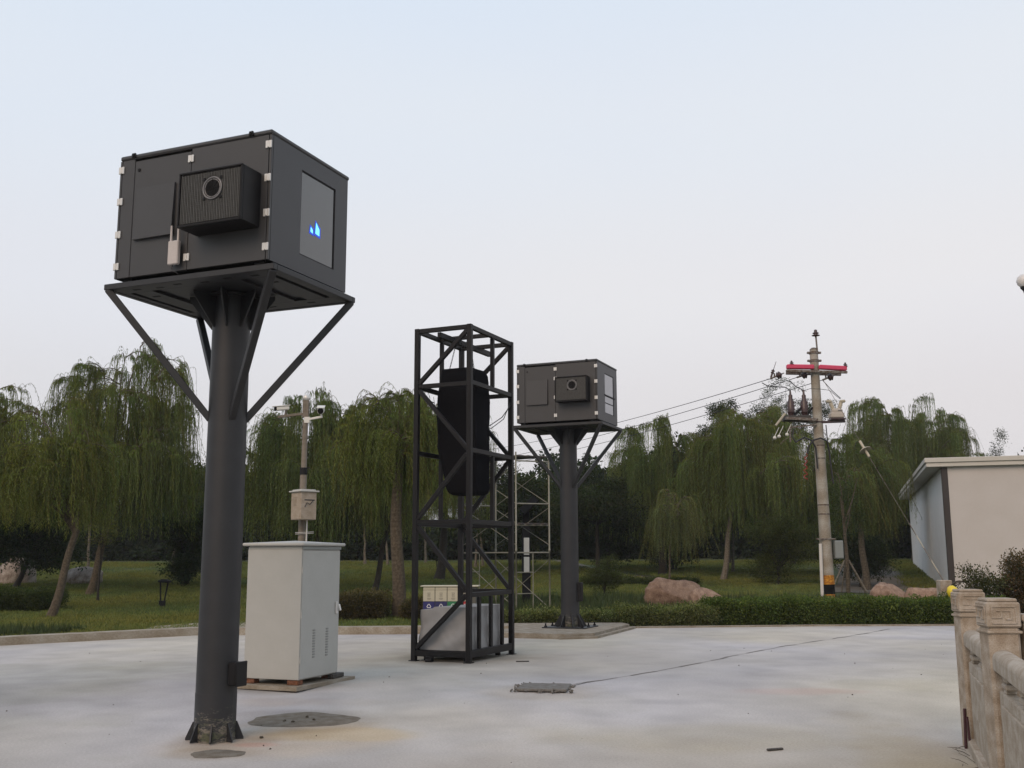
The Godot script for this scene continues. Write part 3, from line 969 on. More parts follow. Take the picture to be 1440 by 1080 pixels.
	var wood := swarm("woodland", clump_mesh(60, 0.2, 0.12, Color(0.016, 0.026, 0.012), Color(0.045, 0.060, 0.022)), where, tints, M.leaf, self)
	tag(wood, "dark far-off wood closing the view behind the lawn", "wood", "", "stuff")


func build_beds() -> void:
	# mown lawn: tufts of short grass over the part that can be seen
	var st := S()
	st.set_smooth_group(-1)
	for i in 16:
		var a := rng.randf() * TAU
		var p := Vector3(rng.randf_range(-0.16, 0.16), 0, rng.randf_range(-0.16, 0.16))
		var d := (Vector3.UP + Vector3(cos(a), 0, sin(a)) * rng.randf_range(0.2, 0.9)).normalized()
		leaf(st, p, d, d.cross(Vector3(sin(a), 0.2, -cos(a))).normalized(), rng.randf_range(0.05, 0.11), 0.016, Color(0.075, 0.102, 0.022).lerp(Color(0.175, 0.192, 0.055), rng.randf()))
	st.generate_normals()
	var tuft := st.commit()
	var where := []
	var tints := []
	var n := FastNoiseLite.new()
	n.seed = 77
	n.frequency = 0.12
	for i in 52000:
		var d := lerpf(20.0, 68.0, pow(rng.randf(), 1.3))
		var x := d * rng.randf_range(-0.54, 0.42)
		if -d > kerb_z(x) - 0.5:
			continue
		if d > 38.0 and d < 63.0 and absf(x - (13.3 + (d - 40.0) * 0.32)) < 1.7:
			continue
		if d > 50.0 and absf(x - (6.5 - (d - 50.0) * 0.2)) < 0.5:
			continue
		var v := n.get_noise_2d(x, d)
		if v < rng.randf_range(-0.9, -0.1):
			continue
		var s := rng.randf_range(0.7, 1.4) * (1.0 + d * 0.008)
		where.append(Transform3D(Basis(Vector3.UP, rng.randf() * TAU).scaled(Vector3(s, s * rng.randf_range(0.6, 1.1), s)), on(x, -d) - Vector3(0, 0.03, 0)))
		tints.append(tint(0.75, 1.2, v * 0.25))
	tag(swarm("grass", tuft, where, tints, M.grass, self), "short green grass of the lawn round the trees", "grass", "", "stuff")

	var box_leaf := clump_mesh(80, 0.15, 0.09, Color(0.042, 0.070, 0.018), Color(0.150, 0.190, 0.050))
	var dark_leaf := clump_mesh(80, 0.14, 0.08, Color(0.022, 0.038, 0.012), Color(0.085, 0.105, 0.03))
	var blade := blade_mesh(Color(0.065, 0.085, 0.022), Color(0.24, 0.24, 0.10))
	var dark_blade := blade_mesh(Color(0.035, 0.055, 0.018), Color(0.085, 0.108, 0.04))
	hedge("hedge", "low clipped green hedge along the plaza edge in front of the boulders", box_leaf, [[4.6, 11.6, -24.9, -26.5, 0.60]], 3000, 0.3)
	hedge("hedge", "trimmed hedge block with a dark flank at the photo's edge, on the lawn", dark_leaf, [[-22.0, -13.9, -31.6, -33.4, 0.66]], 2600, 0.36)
	hedge("hedge", "low dark hedge edging the grass terrace behind the largest boulder", dark_leaf, [[2.9, 7.9, -45.0, -45.5, 0.32]], 420, 0.3)
	hedge("hedge", "ragged reddish brown shrub bed in front of the light brown willow trunk", clump_mesh(70, 0.11, 0.05, Color(0.050, 0.045, 0.020), Color(0.145, 0.115, 0.055)), [[-5.0, -3.35, -27.4, -29.0, 0.72], [-2.75, -2.2, -27.6, -29.0, 0.5]], 1300, 0.42)
	hedge("hedge", "loose yellow striped shrubs round the farther post's foundation, left of the clipped hedge", clump_mesh(60, 0.17, 0.075, Color(0.05, 0.07, 0.02), Color(0.26, 0.27, 0.12)), [[2.5, 4.7, -24.65, -26.2, 0.47], [-0.6, 2.5, -24.75, -26.4, 0.36]], 1500, 0.27)
	bed("ground_cover", "dark tufted ground cover behind the kerb, opposite the trimmed hedge block", dark_blade, [[-14.5, -9.6, -21.9, -24.0]], 700, 0.5)
	bed("tall_grass", "tall dark green grass round the pipe scaffold", dark_blade, [[-2.3, 6.0, -27.0, -36.0]], 1700, 0.85)
	bed("tall_grass", "dark grass between the boulders and the utility pole", dark_blade, [[6.0, 12.6, -27.0, -36.0]], 1100, 0.75)


func kerb_z(x: float) -> float:
	if x < -6.58:
		return -22.4 + (-6.58 - x) * 0.84
	if x < 0.0:
		return -22.7
	return -26.2


func blade_mesh(dark: Color, light: Color) -> ArrayMesh:
	var st := S()
	st.set_smooth_group(-1)
	for i in 34:
		var a := rng.randf() * TAU
		var o := Vector3(cos(a), 0, sin(a))
		var p := o * rng.randf_range(0.0, 0.12)
		var d := (Vector3.UP + o * rng.randf_range(0.05, 0.7)).normalized()
		var s := Vector3(-sin(a), 0, cos(a))
		leaf(st, p, d, s, rng.randf_range(0.18, 0.5), 0.022, dark.lerp(light, pow(rng.randf(), 1.4)))
	st.generate_normals()
	return st.commit()


func bed(called: String, label: String, mesh: Mesh, rects: Array, n: int, s0: float) -> void:
	var where := []
	var tints := []
	for i in n:
		var r: Array = rects[i % rects.size()]
		var x := rng.randf_range(r[0], r[1])
		var z := rng.randf_range(r[3], r[2])
		if z > kerb_z(x) - 0.45 and x < 0.0:
			continue
		var s := s0 * rng.randf_range(0.6, 1.25)
		where.append(Transform3D(Basis(Vector3.UP, rng.randf() * TAU).scaled(Vector3.ONE * s), on(x, z) - Vector3(0, 0.04, 0)))
		tints.append(tint(0.7, 1.25))
	tag(swarm(called, mesh, where, tints, M.grass, self), label, "ground cover", "", "stuff")


func hedge(called: String, label: String, mesh: Mesh, rects: Array, n: int, s0: float) -> void:
	var t := thing(called, label, "hedge", Vector3(0, 0, 0))
	var where := []
	var tints := []
	var wood := S()
	for q in rects.size():
		var r: Array = rects[q]
		for i in n / rects.size():
			var x := rng.randf_range(r[0], r[1])
			var z := rng.randf_range(r[3], r[2])
			var h: float = r[4] * (1.0 + 0.05 * sin(x * 3.1) + 0.05 * sin(x * 7.7 + 1.0))
			var y := h * sqrt(rng.randf())
			if rng.randf() < 0.35:
				z = r[2] - rng.randf_range(0.0, 0.12)
			where.append(Transform3D(Basis(rv(), rng.randf() * TAU).scaled(Vector3.ONE * s0 * rng.randf_range(0.7, 1.25)), on(x, z) + Vector3(0, maxf(0.05, y - s0 * 0.35), 0)))
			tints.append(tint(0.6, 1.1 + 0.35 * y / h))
		for i in 30:
			var x := rng.randf_range(r[0], r[1])
			var z := rng.randf_range(r[3], r[2])
			tube(wood, [on(x, z) - Vector3(0, 0.05, 0), on(x, z) + Vector3(rng.randf_range(-0.1, 0.1), r[4] * 0.7, 0)], [0.012, 0.006], 4, false)
	put("stems", wood, M.twig, t).set_meta("kind", "stuff")
	swarm("foliage", mesh, where, tints, M.leaf, t)


# ------------------------------------------------------------------ white building and balustrade
func build_building() -> void:
	var t := thing("building", "low white flat-roofed building with a brown corner strip behind the rose shrubs", "building", Vector3(16.262, 0, -39.6), -17.74)
	var st := S()
	box2(st, Vector3(0.06, -0.2, -24.0), Vector3(14.0, 4.9, -0.0), 0.01)
	put("wall", st, M.wall_front, t, "plain pinkish white front wall")
	var ends := [-0.22, -7.7, -14.9, -24.0]
	for i in 3:
		st = S()
		box2(st, Vector3(0.0, -0.2, ends[i + 1] + 0.05), Vector3(0.057, 4.88, ends[i] - 0.05), 0.008)
		put("wall_panel", st, M.wall_panel, t)
	for i in [1, 2]:
		st = S()
		box2(st, Vector3(0.02, -0.2, ends[i] - 0.05), Vector3(0.05, 4.88, ends[i] + 0.05), 0.004)
		put("seam", st, M.mark_grey, t)
	st = S()
	box2(st, Vector3(-0.02, -0.2, -0.22), Vector3(0.2, 4.88, 0.02), 0.01)
	put("corner_strip", st, M.brown_trim, t)
	st = S()
	box2(st, Vector3(-0.55, 4.9, -24.5), Vector3(14.5, 5.06, 0.18), 0.015)
	var roof := put("roof", st, M.roof_trim, t)
	st = S()
	box2(st, Vector3(-0.6, 5.062, -24.55), Vector3(14.55, 5.24, 0.23), 0.015)
	put("fascia", st, M.roof_trim, roof)
	st = S()
	box2(st, Vector3(0.3, -0.2, -24.7), Vector3(3.0, 4.85, -24.05), 0.01)
	put("rear_panel", st, M.brown_trim, t)


func build_balustrade() -> void:
	var t := thing("balustrade", "carved pale stone balustrade with square posts and round-topped rails at the plaza's side", "balustrade")
	var line := [Vector3(4.31, 0, -10.1), Vector3(3.63, 0, -8.0), Vector3(2.9, 0, -5.72)]
	var turn := Basis(Vector3.UP, deg_to_rad(-5.0))
	for p in line:
		var st := S()
		var X := Transform3D(turn, p)
		bbox(st, X * Transform3D(Basis(), Vector3(0, 0.35, 0)), Vector3(0.225, 1.46, 0.225), 0.02)
		bbox(st, X * Transform3D(Basis(), Vector3(0, 1.04, 0)), Vector3(0.25, 0.022, 0.25), 0.006)
		var post := put("post", st, M.carved_stone, t)
		st = S()
		bbox(st, X * Transform3D(Basis(), Vector3(0, 1.165, 0)), Vector3(0.245, 0.185, 0.245), 0.012)
		bbox(st, X * Transform3D(Basis(), Vector3(0, 1.27, 0)), Vector3(0.215, 0.026, 0.215), 0.01)
		put("cap", st, M.carved_stone, post)
		# the square spiral carved on each side of the cap
		st = S()
		for k in 4:
			var F := X * Transform3D(Basis(Vector3.UP, PI / 2 * k), Vector3(0, 1.165, 0))
			var strokes := [[-0.085, 0.06, 0.085, 0.06], [-0.085, -0.06, 0.085, -0.06], [-0.085, 0.06, -0.085, -0.02], [0.085, 0.06, 0.085, -0.06], [-0.085, -0.02, -0.02, -0.02], [-0.02, -0.02, -0.02, 0.03], [-0.05, 0.03, 0.05, 0.03], [0.05, 0.03, 0.05, -0.03], [0.015, -0.03, 0.05, -0.03]]
			for q in strokes:
				var a := Vector3(q[0], q[1], 0.124)
				var b := Vector3(q[2], q[3], 0.124)
				bar(st, F * (a + (a - b).normalized() * 0.006), F * (b + (b - a).normalized() * 0.006), 0.013, 0.012, F.basis.z, 0.003)
		put("carving", st, M.carved_stone, post)
	for i in 2:
		var a: Vector3 = line[i]
		var b: Vector3 = line[i + 1]
		var d := (b - a).normalized()
		var s := a + d * 0.115
		var e := b - d * 0.115
		var st := S()
		# round-topped rail swept between two posts
		var prof := []
		for k in 13:
			var u := PI * k / 12.0
			prof.append(Vector2(cos(u) * 0.075, 0.855 + sin(u) * 0.06))
		prof.append(Vector2(-0.075, 0.775))
		prof.append(Vector2(-0.055, 0.755))
		prof.append(Vector2(0.055, 0.755))
		prof.append(Vector2(0.075, 0.775))
		var side := Vector3(d.z, 0, -d.x)
		st.set_smooth_group(1)
		for k in prof.size():
			if k > 11:
				st.set_smooth_group(-1)
			var p0: Vector2 = prof[k]
			var p1: Vector2 = prof[(k + 1) % prof.size()]
			var m := (p0 + p1) * 0.5
			face(st, [s + side * p0.x + Vector3(0, p0.y, 0), e + side * p0.x + Vector3(0, p0.y, 0), e + side * p1.x + Vector3(0, p1.y, 0), s + side * p1.x + Vector3(0, p1.y, 0)], side * m.x + Vector3(0, m.y - 0.82, 0))
		put("rail", st, M.rail_stone, t)
		for u in [0.12, 0.5, 0.88]:
			st = S()
			var c := s.lerp(e, u)
			bar(st, c + Vector3(0, 0.68, 0) - d * 0.11, c + Vector3(0, 0.68, 0) + d * 0.11, 0.09, 0.04, Vector3.UP, 0.015)
			bar(st, c + Vector3(0, 0.727, 0) - d * 0.07, c + Vector3(0, 0.727, 0) + d * 0.07, 0.08, 0.05, Vector3.UP, 0.015)
			bar(st, c + Vector3(0, 0.645, 0) - d * 0.05, c + Vector3(0, 0.645, 0) + d * 0.05, 0.075, 0.03, Vector3.UP, 0.01)
			put("bracket", st, M.rail_stone, t)
		st = S()
		bar(st, s + Vector3(0, 0.165, 0), e + Vector3(0, 0.165, 0), 0.09, 0.93, Vector3.UP, 0.012)
		bar(st, s + Vector3(0, 0.365, 0) + d * 0.2 + side * -0.05, e + Vector3(0, 0.365, 0) - d * 0.2 + side * -0.05, 0.02, 0.36, Vector3.UP, 0.008)
		bar(st, s + Vector3(0, pl(s.z) + 0.03, 0), e + Vector3(0, pl(e.z) + 0.03, 0), 0.2, 0.14, Vector3.UP, 0.012)
		put("infill_panel", st, M.rail_stone, t)
	var w := S()
	bbox(w, Transform3D(turn, Vector3(4.03, 0.41, -7.97)), Vector3(0.5, 1.42, 0.2), 0.02)
	bbox(w, Transform3D(turn, Vector3(4.03, 1.14, -7.97)), Vector3(0.54, 0.05, 0.24), 0.012)
	put("wing_panel", w, M.carved_stone, t)
	# dead twigs and leaves swept against its foot
	var st := S()
	for i in 46:
		var u := rng.randf()
		var p: Vector3 = line[0].lerp(line[2], u * 0.7) + Vector3(-0.17 + rng.randf_range(-0.1, 0.04), 0.012 + rng.randf() * 0.03, rng.randf_range(-0.1, 0.1))
		p.y += pl(p.z)
		var d := Vector3(rng.randf_range(-1, 1), rng.randf_range(-0.1, 0.2), rng.randf_range(-1, 1)).normalized() * rng.randf_range(0.04, 0.14)
		tube(st, [p - d, p + Vector3(0, 0.01, 0), p + d], [0.002, 0.003, 0.0015], 5)
	tag(put("dead_twigs", st, M.twig), "dead twigs and leaves swept against the balustrade's foot", "twigs", "", "stuff")
	st = S()
	rod(st, Vector3(4.175, -0.18, -10.06), Vector3(4.175, 0.2, -10.03), 0.013)
	rod(st, Vector3(4.165, -0.18, -9.93), Vector3(4.16, 0.14, -9.95), 0.011)
	tag(put("purple_pipe", st, M.purple), "short dark purple pipe ends standing against the last stone post", "pipe")


# ------------------------------------------------------------------ the two black cabins on posts
func build_cabin(near: bool) -> Node3D:
	var t := thing("equipment_cabin", "nearer black equipment cabin on a post, blue light in its side window" if near else "farther black equipment cabin on a post, with sky reflected in its three side panes", "equipment cabin", Vector3.ZERO, 0.0, "black equipment cabins on posts")
	var st := S()
	# post
	var fy := pl(-10.55) if near else 0.0
	tube(st, [Vector3(0, fy - 0.1, 0), Vector3(0, 2.2, 0), Vector3(0, 4.26, 0)], [0.197, 0.194, 0.19], 40)
	var post := put("post", st, M.pole_black, t)
	st = S()
	st.set_smooth_group(1)
	for k in 40:
		var q := []
		for e in [[k, 0.0], [k + 1, 0.0], [k + 1, 1.0], [k, 1.0]]:
			var an: float = TAU * e[0] / 40.0
			q.append([Vector3(cos(an) * 0.1985, e[1] * 0.46 - 0.015 + fy, sin(an) * 0.1985), Vector2(e[0] / 40.0, 1.0 - e[1])])
		for e in [0, 2, 1, 0, 3, 2]:
			st.set_uv(q[e][1])
			st.add_vertex(q[e][0])
	put("dusty_foot", st, M.pole_foot, post)
	for i in 8:
		var a := TAU * (i + 0.35) / 8.0
		var o := Vector3(cos(a), 0, sin(a))
		st = S()
		gusset(st, o, 0.19, 0.275 if near else 0.36, fy, fy + (0.17 if near else 0.28), 0.014)
		put("foot_gusset", st, M.pole_black, t)
	if not near:
		st = S()
		box(st, Vector3(0, 0.012, 0), Vector3(0.95, 0.024, 0.95), 0.004)
		var bp := put("base_plate", st, M.pole_black, t)
		st = S()
		tube(st, [Vector3(0, 0.02, 0), Vector3(0, 0.1, 0)], [0.018, 0.016], 6)
		tube(st, [Vector3(0, 0.024, 0), Vector3(0, 0.05, 0)], [0.034, 0.034], 6)
		var first: MeshInstance3D = null
		for q in [Vector2(-1, -1), Vector2(1, -1), Vector2(1, 1), Vector2(-1, 1), Vector2(0, 1), Vector2(1, 0), Vector2(-1, 0), Vector2(0, -1)]:
			var at := Vector3(q.x * 0.41, 0, q.y * 0.41)
			if first == null:
				first = put("bolt", st, M.lamp_black, bp)
				first.position = at
			else:
				again(first, "bolt", at, bp)
	# junction box low on the post
	st = S()
	var jd := Vector3(1.0, 0, 0.02).normalized()
	var jx := Transform3D(Basis(Vector3.UP, atan2(jd.x, jd.z)), jd * 0.235 + Vector3(0, 0.49, 0))
	if near:
		bbox(st, jx, Vector3(0.15, 0.22, 0.1), 0.012)
		bbox(st, jx * Transform3D(Basis(), Vector3(0, 0, 0.056)), Vector3(0.165, 0.235, 0.015), 0.005)
	else:
		jx.origin.y = 0.75
		bbox(st, jx, Vector3(0.13, 0.4, 0.1), 0.012)
	put("junction_box", st, M.frame_black, t)

	# deck under the cabin: plate, edge angles, ribs, flared gussets, four braces
	var W := 2.05
	var D := 1.475
	st = S()
	box(st, Vector3(0, 4.316, 0), Vector3(W - 0.02, 0.02, D - 0.02), 0.003)
	var deck := put("deck_plate", st, M.pole_black, t)
	st = S()
	for s in [-1.0, 1.0]:
		bar(st, Vector3(-W / 2, 4.298, s * (D / 2 - 0.03)), Vector3(W / 2, 4.298, s * (D / 2 - 0.03)), 0.06, 0.06, Vector3.UP, 0.006)
		bar(st, Vector3(s * (W / 2 - 0.03), 4.298, -D / 2 + 0.062), Vector3(s * (W / 2 - 0.03), 4.298, D / 2 - 0.062), 0.06, 0.06, Vector3.UP, 0.006)
	put("edge_frame", st, M.pole_black, deck)
	var hw := W / 2 - 0.062
	var hd := D / 2 - 0.063
	for q in [[-hw, -0.90], [-0.84, -0.62], [-0.47, 0.47], [0.62, 0.84], [0.90, hw]]:
		st = S()
		box2(st, Vector3(q[0], 4.276, -0.44), Vector3(q[1], 4.304, 0.5), 0.002)
		put("soffit_plate", st, M.pole_black, deck)
	for q in [[-hd, -0.4405], [0.5005, hd]]:
		st = S()
		box2(st, Vector3(-hw, 4.276, q[0]), Vector3(hw, 4.304, q[1]), 0.002)
		put("soffit_plate", st, M.pole_black, deck)
	for q in [Vector2(-0.72, 0.6), Vector2(-0.45, 0.57), Vector2(-0.2, 0.61), Vector2(0.1, 0.57), Vector2(0.4, 0.61), Vector2(0.7, 0.58), Vector2(-0.7, -0.55), Vector2(0.1, -0.56), Vector2(0.6, -0.55), Vector2(-0.73, 0.3), Vector2(0.73, 0.3)]:
		st = S()
		box(st, Vector3(q.x, 4.2755, q.y), Vector3(0.09, 0.004, 0.035), 0.0008)
		put("cutout", st, M.gap, deck)
	st = S()
	tube(st, [Vector3(0, 4.24, 0), Vector3(0, 4.264, 0)], [0.27, 0.27], 24)
	put("flange", st, M.pole_black, deck)
	for i in 8:
		var a := TAU * (i + 0.5) / 8.0
		st = S()
		gusset(st, Vector3(cos(a), 0, sin(a)), 0.185, 0.44, 4.268, 3.92, 0.016)
		put("head_gusset", st, M.pole_black, t)
	for q in [Vector2(-1, 1), Vector2(1, 1), Vector2(1, -1), Vector2(-1, -1)]:
		st = S()
		var o := Vector3(q.x, 0, q.y * 0.8).normalized()
		bar(st, o * 0.17 + Vector3(0, 2.98, 0), Vector3(q.x * (W / 2 - 0.03), 4.275, q.y * (D / 2 - 0.03)), 0.07, 0.07, Vector3(0, 1, 0), 0.006)
		put("brace", st, M.pole_black, t)

	# the cabin
	var y0 := 4.38
	var y1 := 5.63
	var X := 0.93
	var Z := 0.705
	st = S()
	box2(st, Vector3(-X + 0.034, y0 + 0.001, -Z + 0.022), Vector3(X - 0.034, y1, Z - 0.034), 0.004)
	var body := put("cabin_body", st, M.gap, t)
	st = S()
	for q in [Vector2(-0.8, -0.6), Vector2(0.8, -0.6), Vector2(-0.8, 0.6), Vector2(0.8, 0.6)]:
		st = S()
		box(st, Vector3(q.x, 4.353, q.y), Vector3(0.12, 0.05, 0.12), 0.004)
		put("foot", st, M.gap, body)
	st = S()
	box2(st, Vector3(-X - 0.006, y1, -Z - 0.006), Vector3(X + 0.006, y1 + 0.05, Z + 0.006), 0.018)
	put("roof", st, M.cabin, t)
	# front skin: corner posts, left leaf, right leaf
	var zf := Z
	var skins := [["corner_post", -X, -0.905], ["front_panel", -0.899, -0.74], ["front_panel", -0.02, 0.898], ["corner_post", 0.906, X]]
	for q in skins:
		st = S()
		box2(st, Vector3(q[1], y0, zf - 0.03), Vector3(q[2], y1 - 0.004, zf), 0.003)
		put(q[0], st, M.cabin, t)
	st = S()
	box2(st, Vector3(-0.734, y0, zf - 0.03), Vector3(-0.026, y1 - 0.03, zf - 0.001), 0.003)
	put("front_panel", st, M.cabin, t)
	# flap that stands off the front at its lower edge
	st = S()
	st.set_smooth_group(-1)
	var yt := 5.30
	var yb := 4.755
	var xl := -0.69
	var xr := -0.2
	var p := [Vector3(xl, yt, zf + 0.010), Vector3(xr, yt, zf + 0.022), Vector3(xr, yb, zf + 0.045), Vector3(xl, yb, zf + 0.035), Vector3(xl, yt, zf + 0.001), Vector3(xr, yt, zf + 0.001), Vector3(xr, yb, zf + 0.001), Vector3(xl, yb, zf + 0.001)]
	face(st, [p[0], p[1], p[2]], Vector3.BACK)
	face(st, [p[0], p[2], p[3]], Vector3.BACK)
	face(st, [p[1], p[2], p[6], p[5]], Vector3.RIGHT)
	face(st, [p[0], p[3], p[7], p[4]], Vector3.LEFT)
	face(st, [p[2], p[3], p[7], p[6]], Vector3.DOWN)
	face(st, [p[0], p[1], p[5], p[4]], Vector3.UP)
	var flap := put("front_flap", st, M.cabin, t)
	st = S()
	box(st, Vector3(-0.68, 5.5, zf + 0.005), Vector3(0.03, 0.03, 0.012), 0.004)
	put("latch", st, M.frame_black, flap)
	# side skin with its window
	var wz0 := -0.445
	var wz1 := 0.185
	var wy0 := 4.568
	var wy1 := 5.448
	st = S()
	st.set_smooth_group(-1)
	var ro := [Vector3(X, y0, Z - 0.034), Vector3(X, y1 - 0.004, Z - 0.034), Vector3(X, y1 - 0.004, -Z + 0.02), Vector3(X, y0, -Z + 0.02)]
	var ri := [Vector3(X, wy0, wz1), Vector3(X, wy1, wz1), Vector3(X, wy1, wz0), Vector3(X, wy0, wz0)]
	for k in 4:
		var k2 := (k + 1) % 4
		face(st, [ro[k], ro[k2], ri[k2], ri[k]], Vector3.RIGHT)
		var inn := Vector3(-0.03, 0, 0)
		var mid := Vector3(0, (wy0 + wy1) / 2, (wz0 + wz1) / 2)
		var em: Vector3 = (ri[k] + ri[k2]) * 0.5
		face(st, [ri[k], ri[k2], ri[k2] + inn, ri[k] + inn], Vector3(0, mid.y - em.y, mid.z - em.z))
		var eo: Vector3 = (ro[k] + ro[k2]) * 0.5
		face(st, [ro[k], ro[k2], ro[k2] + inn, ro[k] + inn], Vector3(0, eo.y - mid.y, eo.z - mid.z))
	put("side_panel", st, M.cabin_side, t)
	st = S()
	box2(st, Vector3(-X, y0, -Z + 0.02), Vector3(-X + 0.03, y1 - 0.004, Z - 0.034), 0.003)
	put("side_panel", st, M.cabin_side, t)
	st = S()
	box2(st, Vector3(-X + 0.034, y0, -Z), Vector3(X - 0.034, y1 - 0.004, -Z + 0.018), 0.003)
	put("rear_panel", st, M.cabin, t)
	st = S()
	for q in [[wy0, wy0 + 0.015, wz0, wz1], [wy1 - 0.015, wy1, wz0, wz1], [wy0 + 0.015, wy1 - 0.015, wz0, wz0 + 0.015], [wy0 + 0.015, wy1 - 0.015, wz1 - 0.015, wz1]]:
		box2(st, Vector3(X - 0.016, q[0] + 0.0005, q[2] + 0.001), Vector3(X - 0.006, q[1] - 0.0005, q[3] - 0.001), 0.002)
	var win := put("side_window", st, M.lamp_black, t)
	if near:
		st = S()
		box2(st, Vector3(X - 0.02, wy0 + 0.016, wz0 + 0.016), Vector3(X - 0.012, wy1 - 0.016, wz1 - 0.016), 0.001)
		put("pane", st, M.dark_glass, win)
		# the two small lit shapes seen in the glass
		for q in [[-0.03, 4.86, 0.045, 0.055], [-0.135, 4.865, 0.075, 0.125]]:
			for k in 2:
				st = S()
				st.set_smooth_group(-1)
				var x: float = X - (0.0105 if k == 0 else 0.0085)
				var g: float = 0.022 if k == 0 else 0.0
				var z: float = q[0]
				var w: float = q[2] / 2.0
				var y: float = q[1]
				var h: float = q[3]
				face(st, [Vector3(x, y - g, z + w + g), Vector3(x, y + h * 0.95 + g, z + w * 0.7 + g * 0.6), Vector3(x, y + h * 0.45 + g, z - w - g), Vector3(x, y - 0.01 - g, z - w - g)], Vector3.RIGHT)
				put("lit_screen", st, M.blue_dim if k == 0 else M.blue_screen, win)
	else:
		for q in [[wy0 + 0.016, 4.79], [4.81, 4.95], [4.98, wy1 - 0.016]]:
			st = S()
			box2(st, Vector3(X - 0.02, q[0], wz0 + 0.03), Vector3(X - 0.01, q[1], wz1 - 0.03), 0.001)
			put("pane", st, M.light_pane, win)
		st = S()
		box2(st, Vector3(X - 0.014, 4.952, wz0 - 0.07), Vector3(X + 0.012, 4.978, wz1 + 0.03), 0.004)
		put("window_bar", st, M.lamp_black, win)
	# hinges, bright metal
	st = S()
	for s in [-1.0, 1.0]:
		box(st, Vector3(s * 0.019, 0, 0), Vector3(0.03, 0.075, 0.014), 0.003)
	rod(st, Vector3(0, -0.03, 0.006), Vector3(0, 0.03, 0.006), 0.008, 8)
	var first: MeshInstance3D = null
	var spots := []
	for y in [5.525, 5.19, 4.84, 4.505]:
		spots.append(Vector3(0.902, y, zf + 0.007))
		spots.append(Vector3(-0.905, y, zf + 0.007))
	spots.append(Vector3(-0.023, 5.52, zf + 0.007))
	spots.append(Vector3(-0.023, 4.505, zf + 0.007))
	if not near:
		spots.append(Vector3(-0.023, 5.31, zf + 0.007))
		spots.append(Vector3(-0.023, 4.9, zf + 0.007))
	for at in spots:
		if first == null:
			first = put("hinge", st, M.zinc, t)
			first.position = at
		else:
			again(first, "hinge", at, t)
	# lifting lugs along the roof edge
	st = S()
	box(st, Vector3(0, 0, 0.004), Vector3(0.05, 0.05, 0.022), 0.006)
	ring(st, Transform3D(Basis(), Vector3(0, 0, 0.02)), 0.012, 0.004, 12, 5)
	first = put("lug", st, M.frame_black, t)
	first.position = Vector3(-0.745, y1 + 0.03, zf + 0.012)
	again(first, "lug", Vector3(0.70, y1 + 0.03, zf + 0.012), t)

	# ventilation unit
	var vx0 := 0.09
	var vx1 := 0.825
	var vy0 := 4.70
	var vy1 := 5.245
	var vz := zf + 0.30
	if not near:
		vz = zf + 0.24
		vx0 = 0.05
		vx1 = 0.765
		vy0 = 4.76
		vy1 = 5.30
	st = S()
	box2(st, Vector3(vx0, vy0, zf + 0.001), Vector3(vx1, vy1, vz - 0.03), 0.008)
	for q in [[vx0, vy0, vx1, vy0 + 0.02], [vx0, vy1 - 0.02, vx1, vy1]]:
		box2(st, Vector3(q[0], q[1], vz - 0.031), Vector3(q[2], q[3], vz), 0.004)
	for x in [vx0, vx1 - 0.018]:
		box2(st, Vector3(x, vy0 + 0.0205, vz - 0.031), Vector3(x + 0.018, vy1 - 0.0205, vz - 0.0005), 0.004)
	var vent := put("ventilation_unit", st, M.frame_black, t)
	st = S()
	box2(st, Vector3(vx0 + 0.02, vy0 + 0.022, vz - 0.030), Vector3(vx1 - 0.02, vy1 - 0.022, vz - 0.018), 0.002)
	put("grille_back", st, M.grille, vent)
	st = S()
	var cx := (vx0 + vx1) / 2.0 + 0.03
	var cy := (vy0 + vy1) / 2.0 + 0.075
	var R := 0.105
	var cols := 36
	for i in cols:
		var x := lerpf(vx0 + 0.032, vx1 - 0.032, i / (cols - 1.0))
		var segs := [[vy0 + 0.034, vy1 - 0.034]]
		if absf(x - cx) < R + 0.02:
			var h := sqrt(maxf(0.0, pow(R + 0.02, 2) - pow(x - cx, 2)))
			segs = [[vy0 + 0.034, cy - h], [cy + h, vy1 - 0.034]]
		for s in segs:
			var ww := 0.0075 if i % 2 else 0.011
			box2(st, Vector3(x - ww / 2, s[0], vz - 0.0185), Vector3(x + ww / 2, s[1], vz - 0.0105), 0.001)
	for j in 26:
		var y := lerpf(vy0 + 0.04, vy1 - 0.04, j / 25.0)
		var runs := [[vx0 + 0.03, vx1 - 0.03]]
		if absf(y - cy) < R + 0.02:
			var hw2 := sqrt(maxf(0.0, pow(R + 0.02, 2) - pow(y - cy, 2)))
			runs = [[vx0 + 0.03, cx - hw2], [cx + hw2, vx1 - 0.03]]
		for q in runs:
			box2(st, Vector3(q[0], y - 0.0025, vz - 0.0185), Vector3(q[1], y + 0.0025, vz - 0.0135), 0.0005)
	var gr := put("grille", st, M.grille, vent)
	gr.set_meta("kind", "stuff")
	st = S()
	for k in 22:
		var x := lerpf(vx0 + 0.03, vx1 - 0.03, (k + 0.5) / 22.0)
		for y in [vy0 + 0.027, vy1 - 0.027]:
			box(st, Vector3(x, y, vz - 0.0135), Vector3(0.024, 0.007, 0.008), 0.001)
	for k in 22:
		box(st, Vector3(vx0 - 0.006, lerpf(vy0 + 0.03, vy1 - 0.03, (k + 0.5) / 22.0), vz - 0.07), Vector3(0.012, 0.008, 0.1), 0.001)
	put("side_fins", st, M.gap, vent)
	var F := Transform3D(Basis(), Vector3(cx, cy, vz - 0.006))
	st = S()
	ring(st, F, R, 0.0075, 40, 8)
	ring(st, F.translated_local(Vector3(0, 0, -0.004)), R - 0.018, 0.006, 36, 6)
	put("fan_ring", st, M.fan_ring, vent)
	st = S()
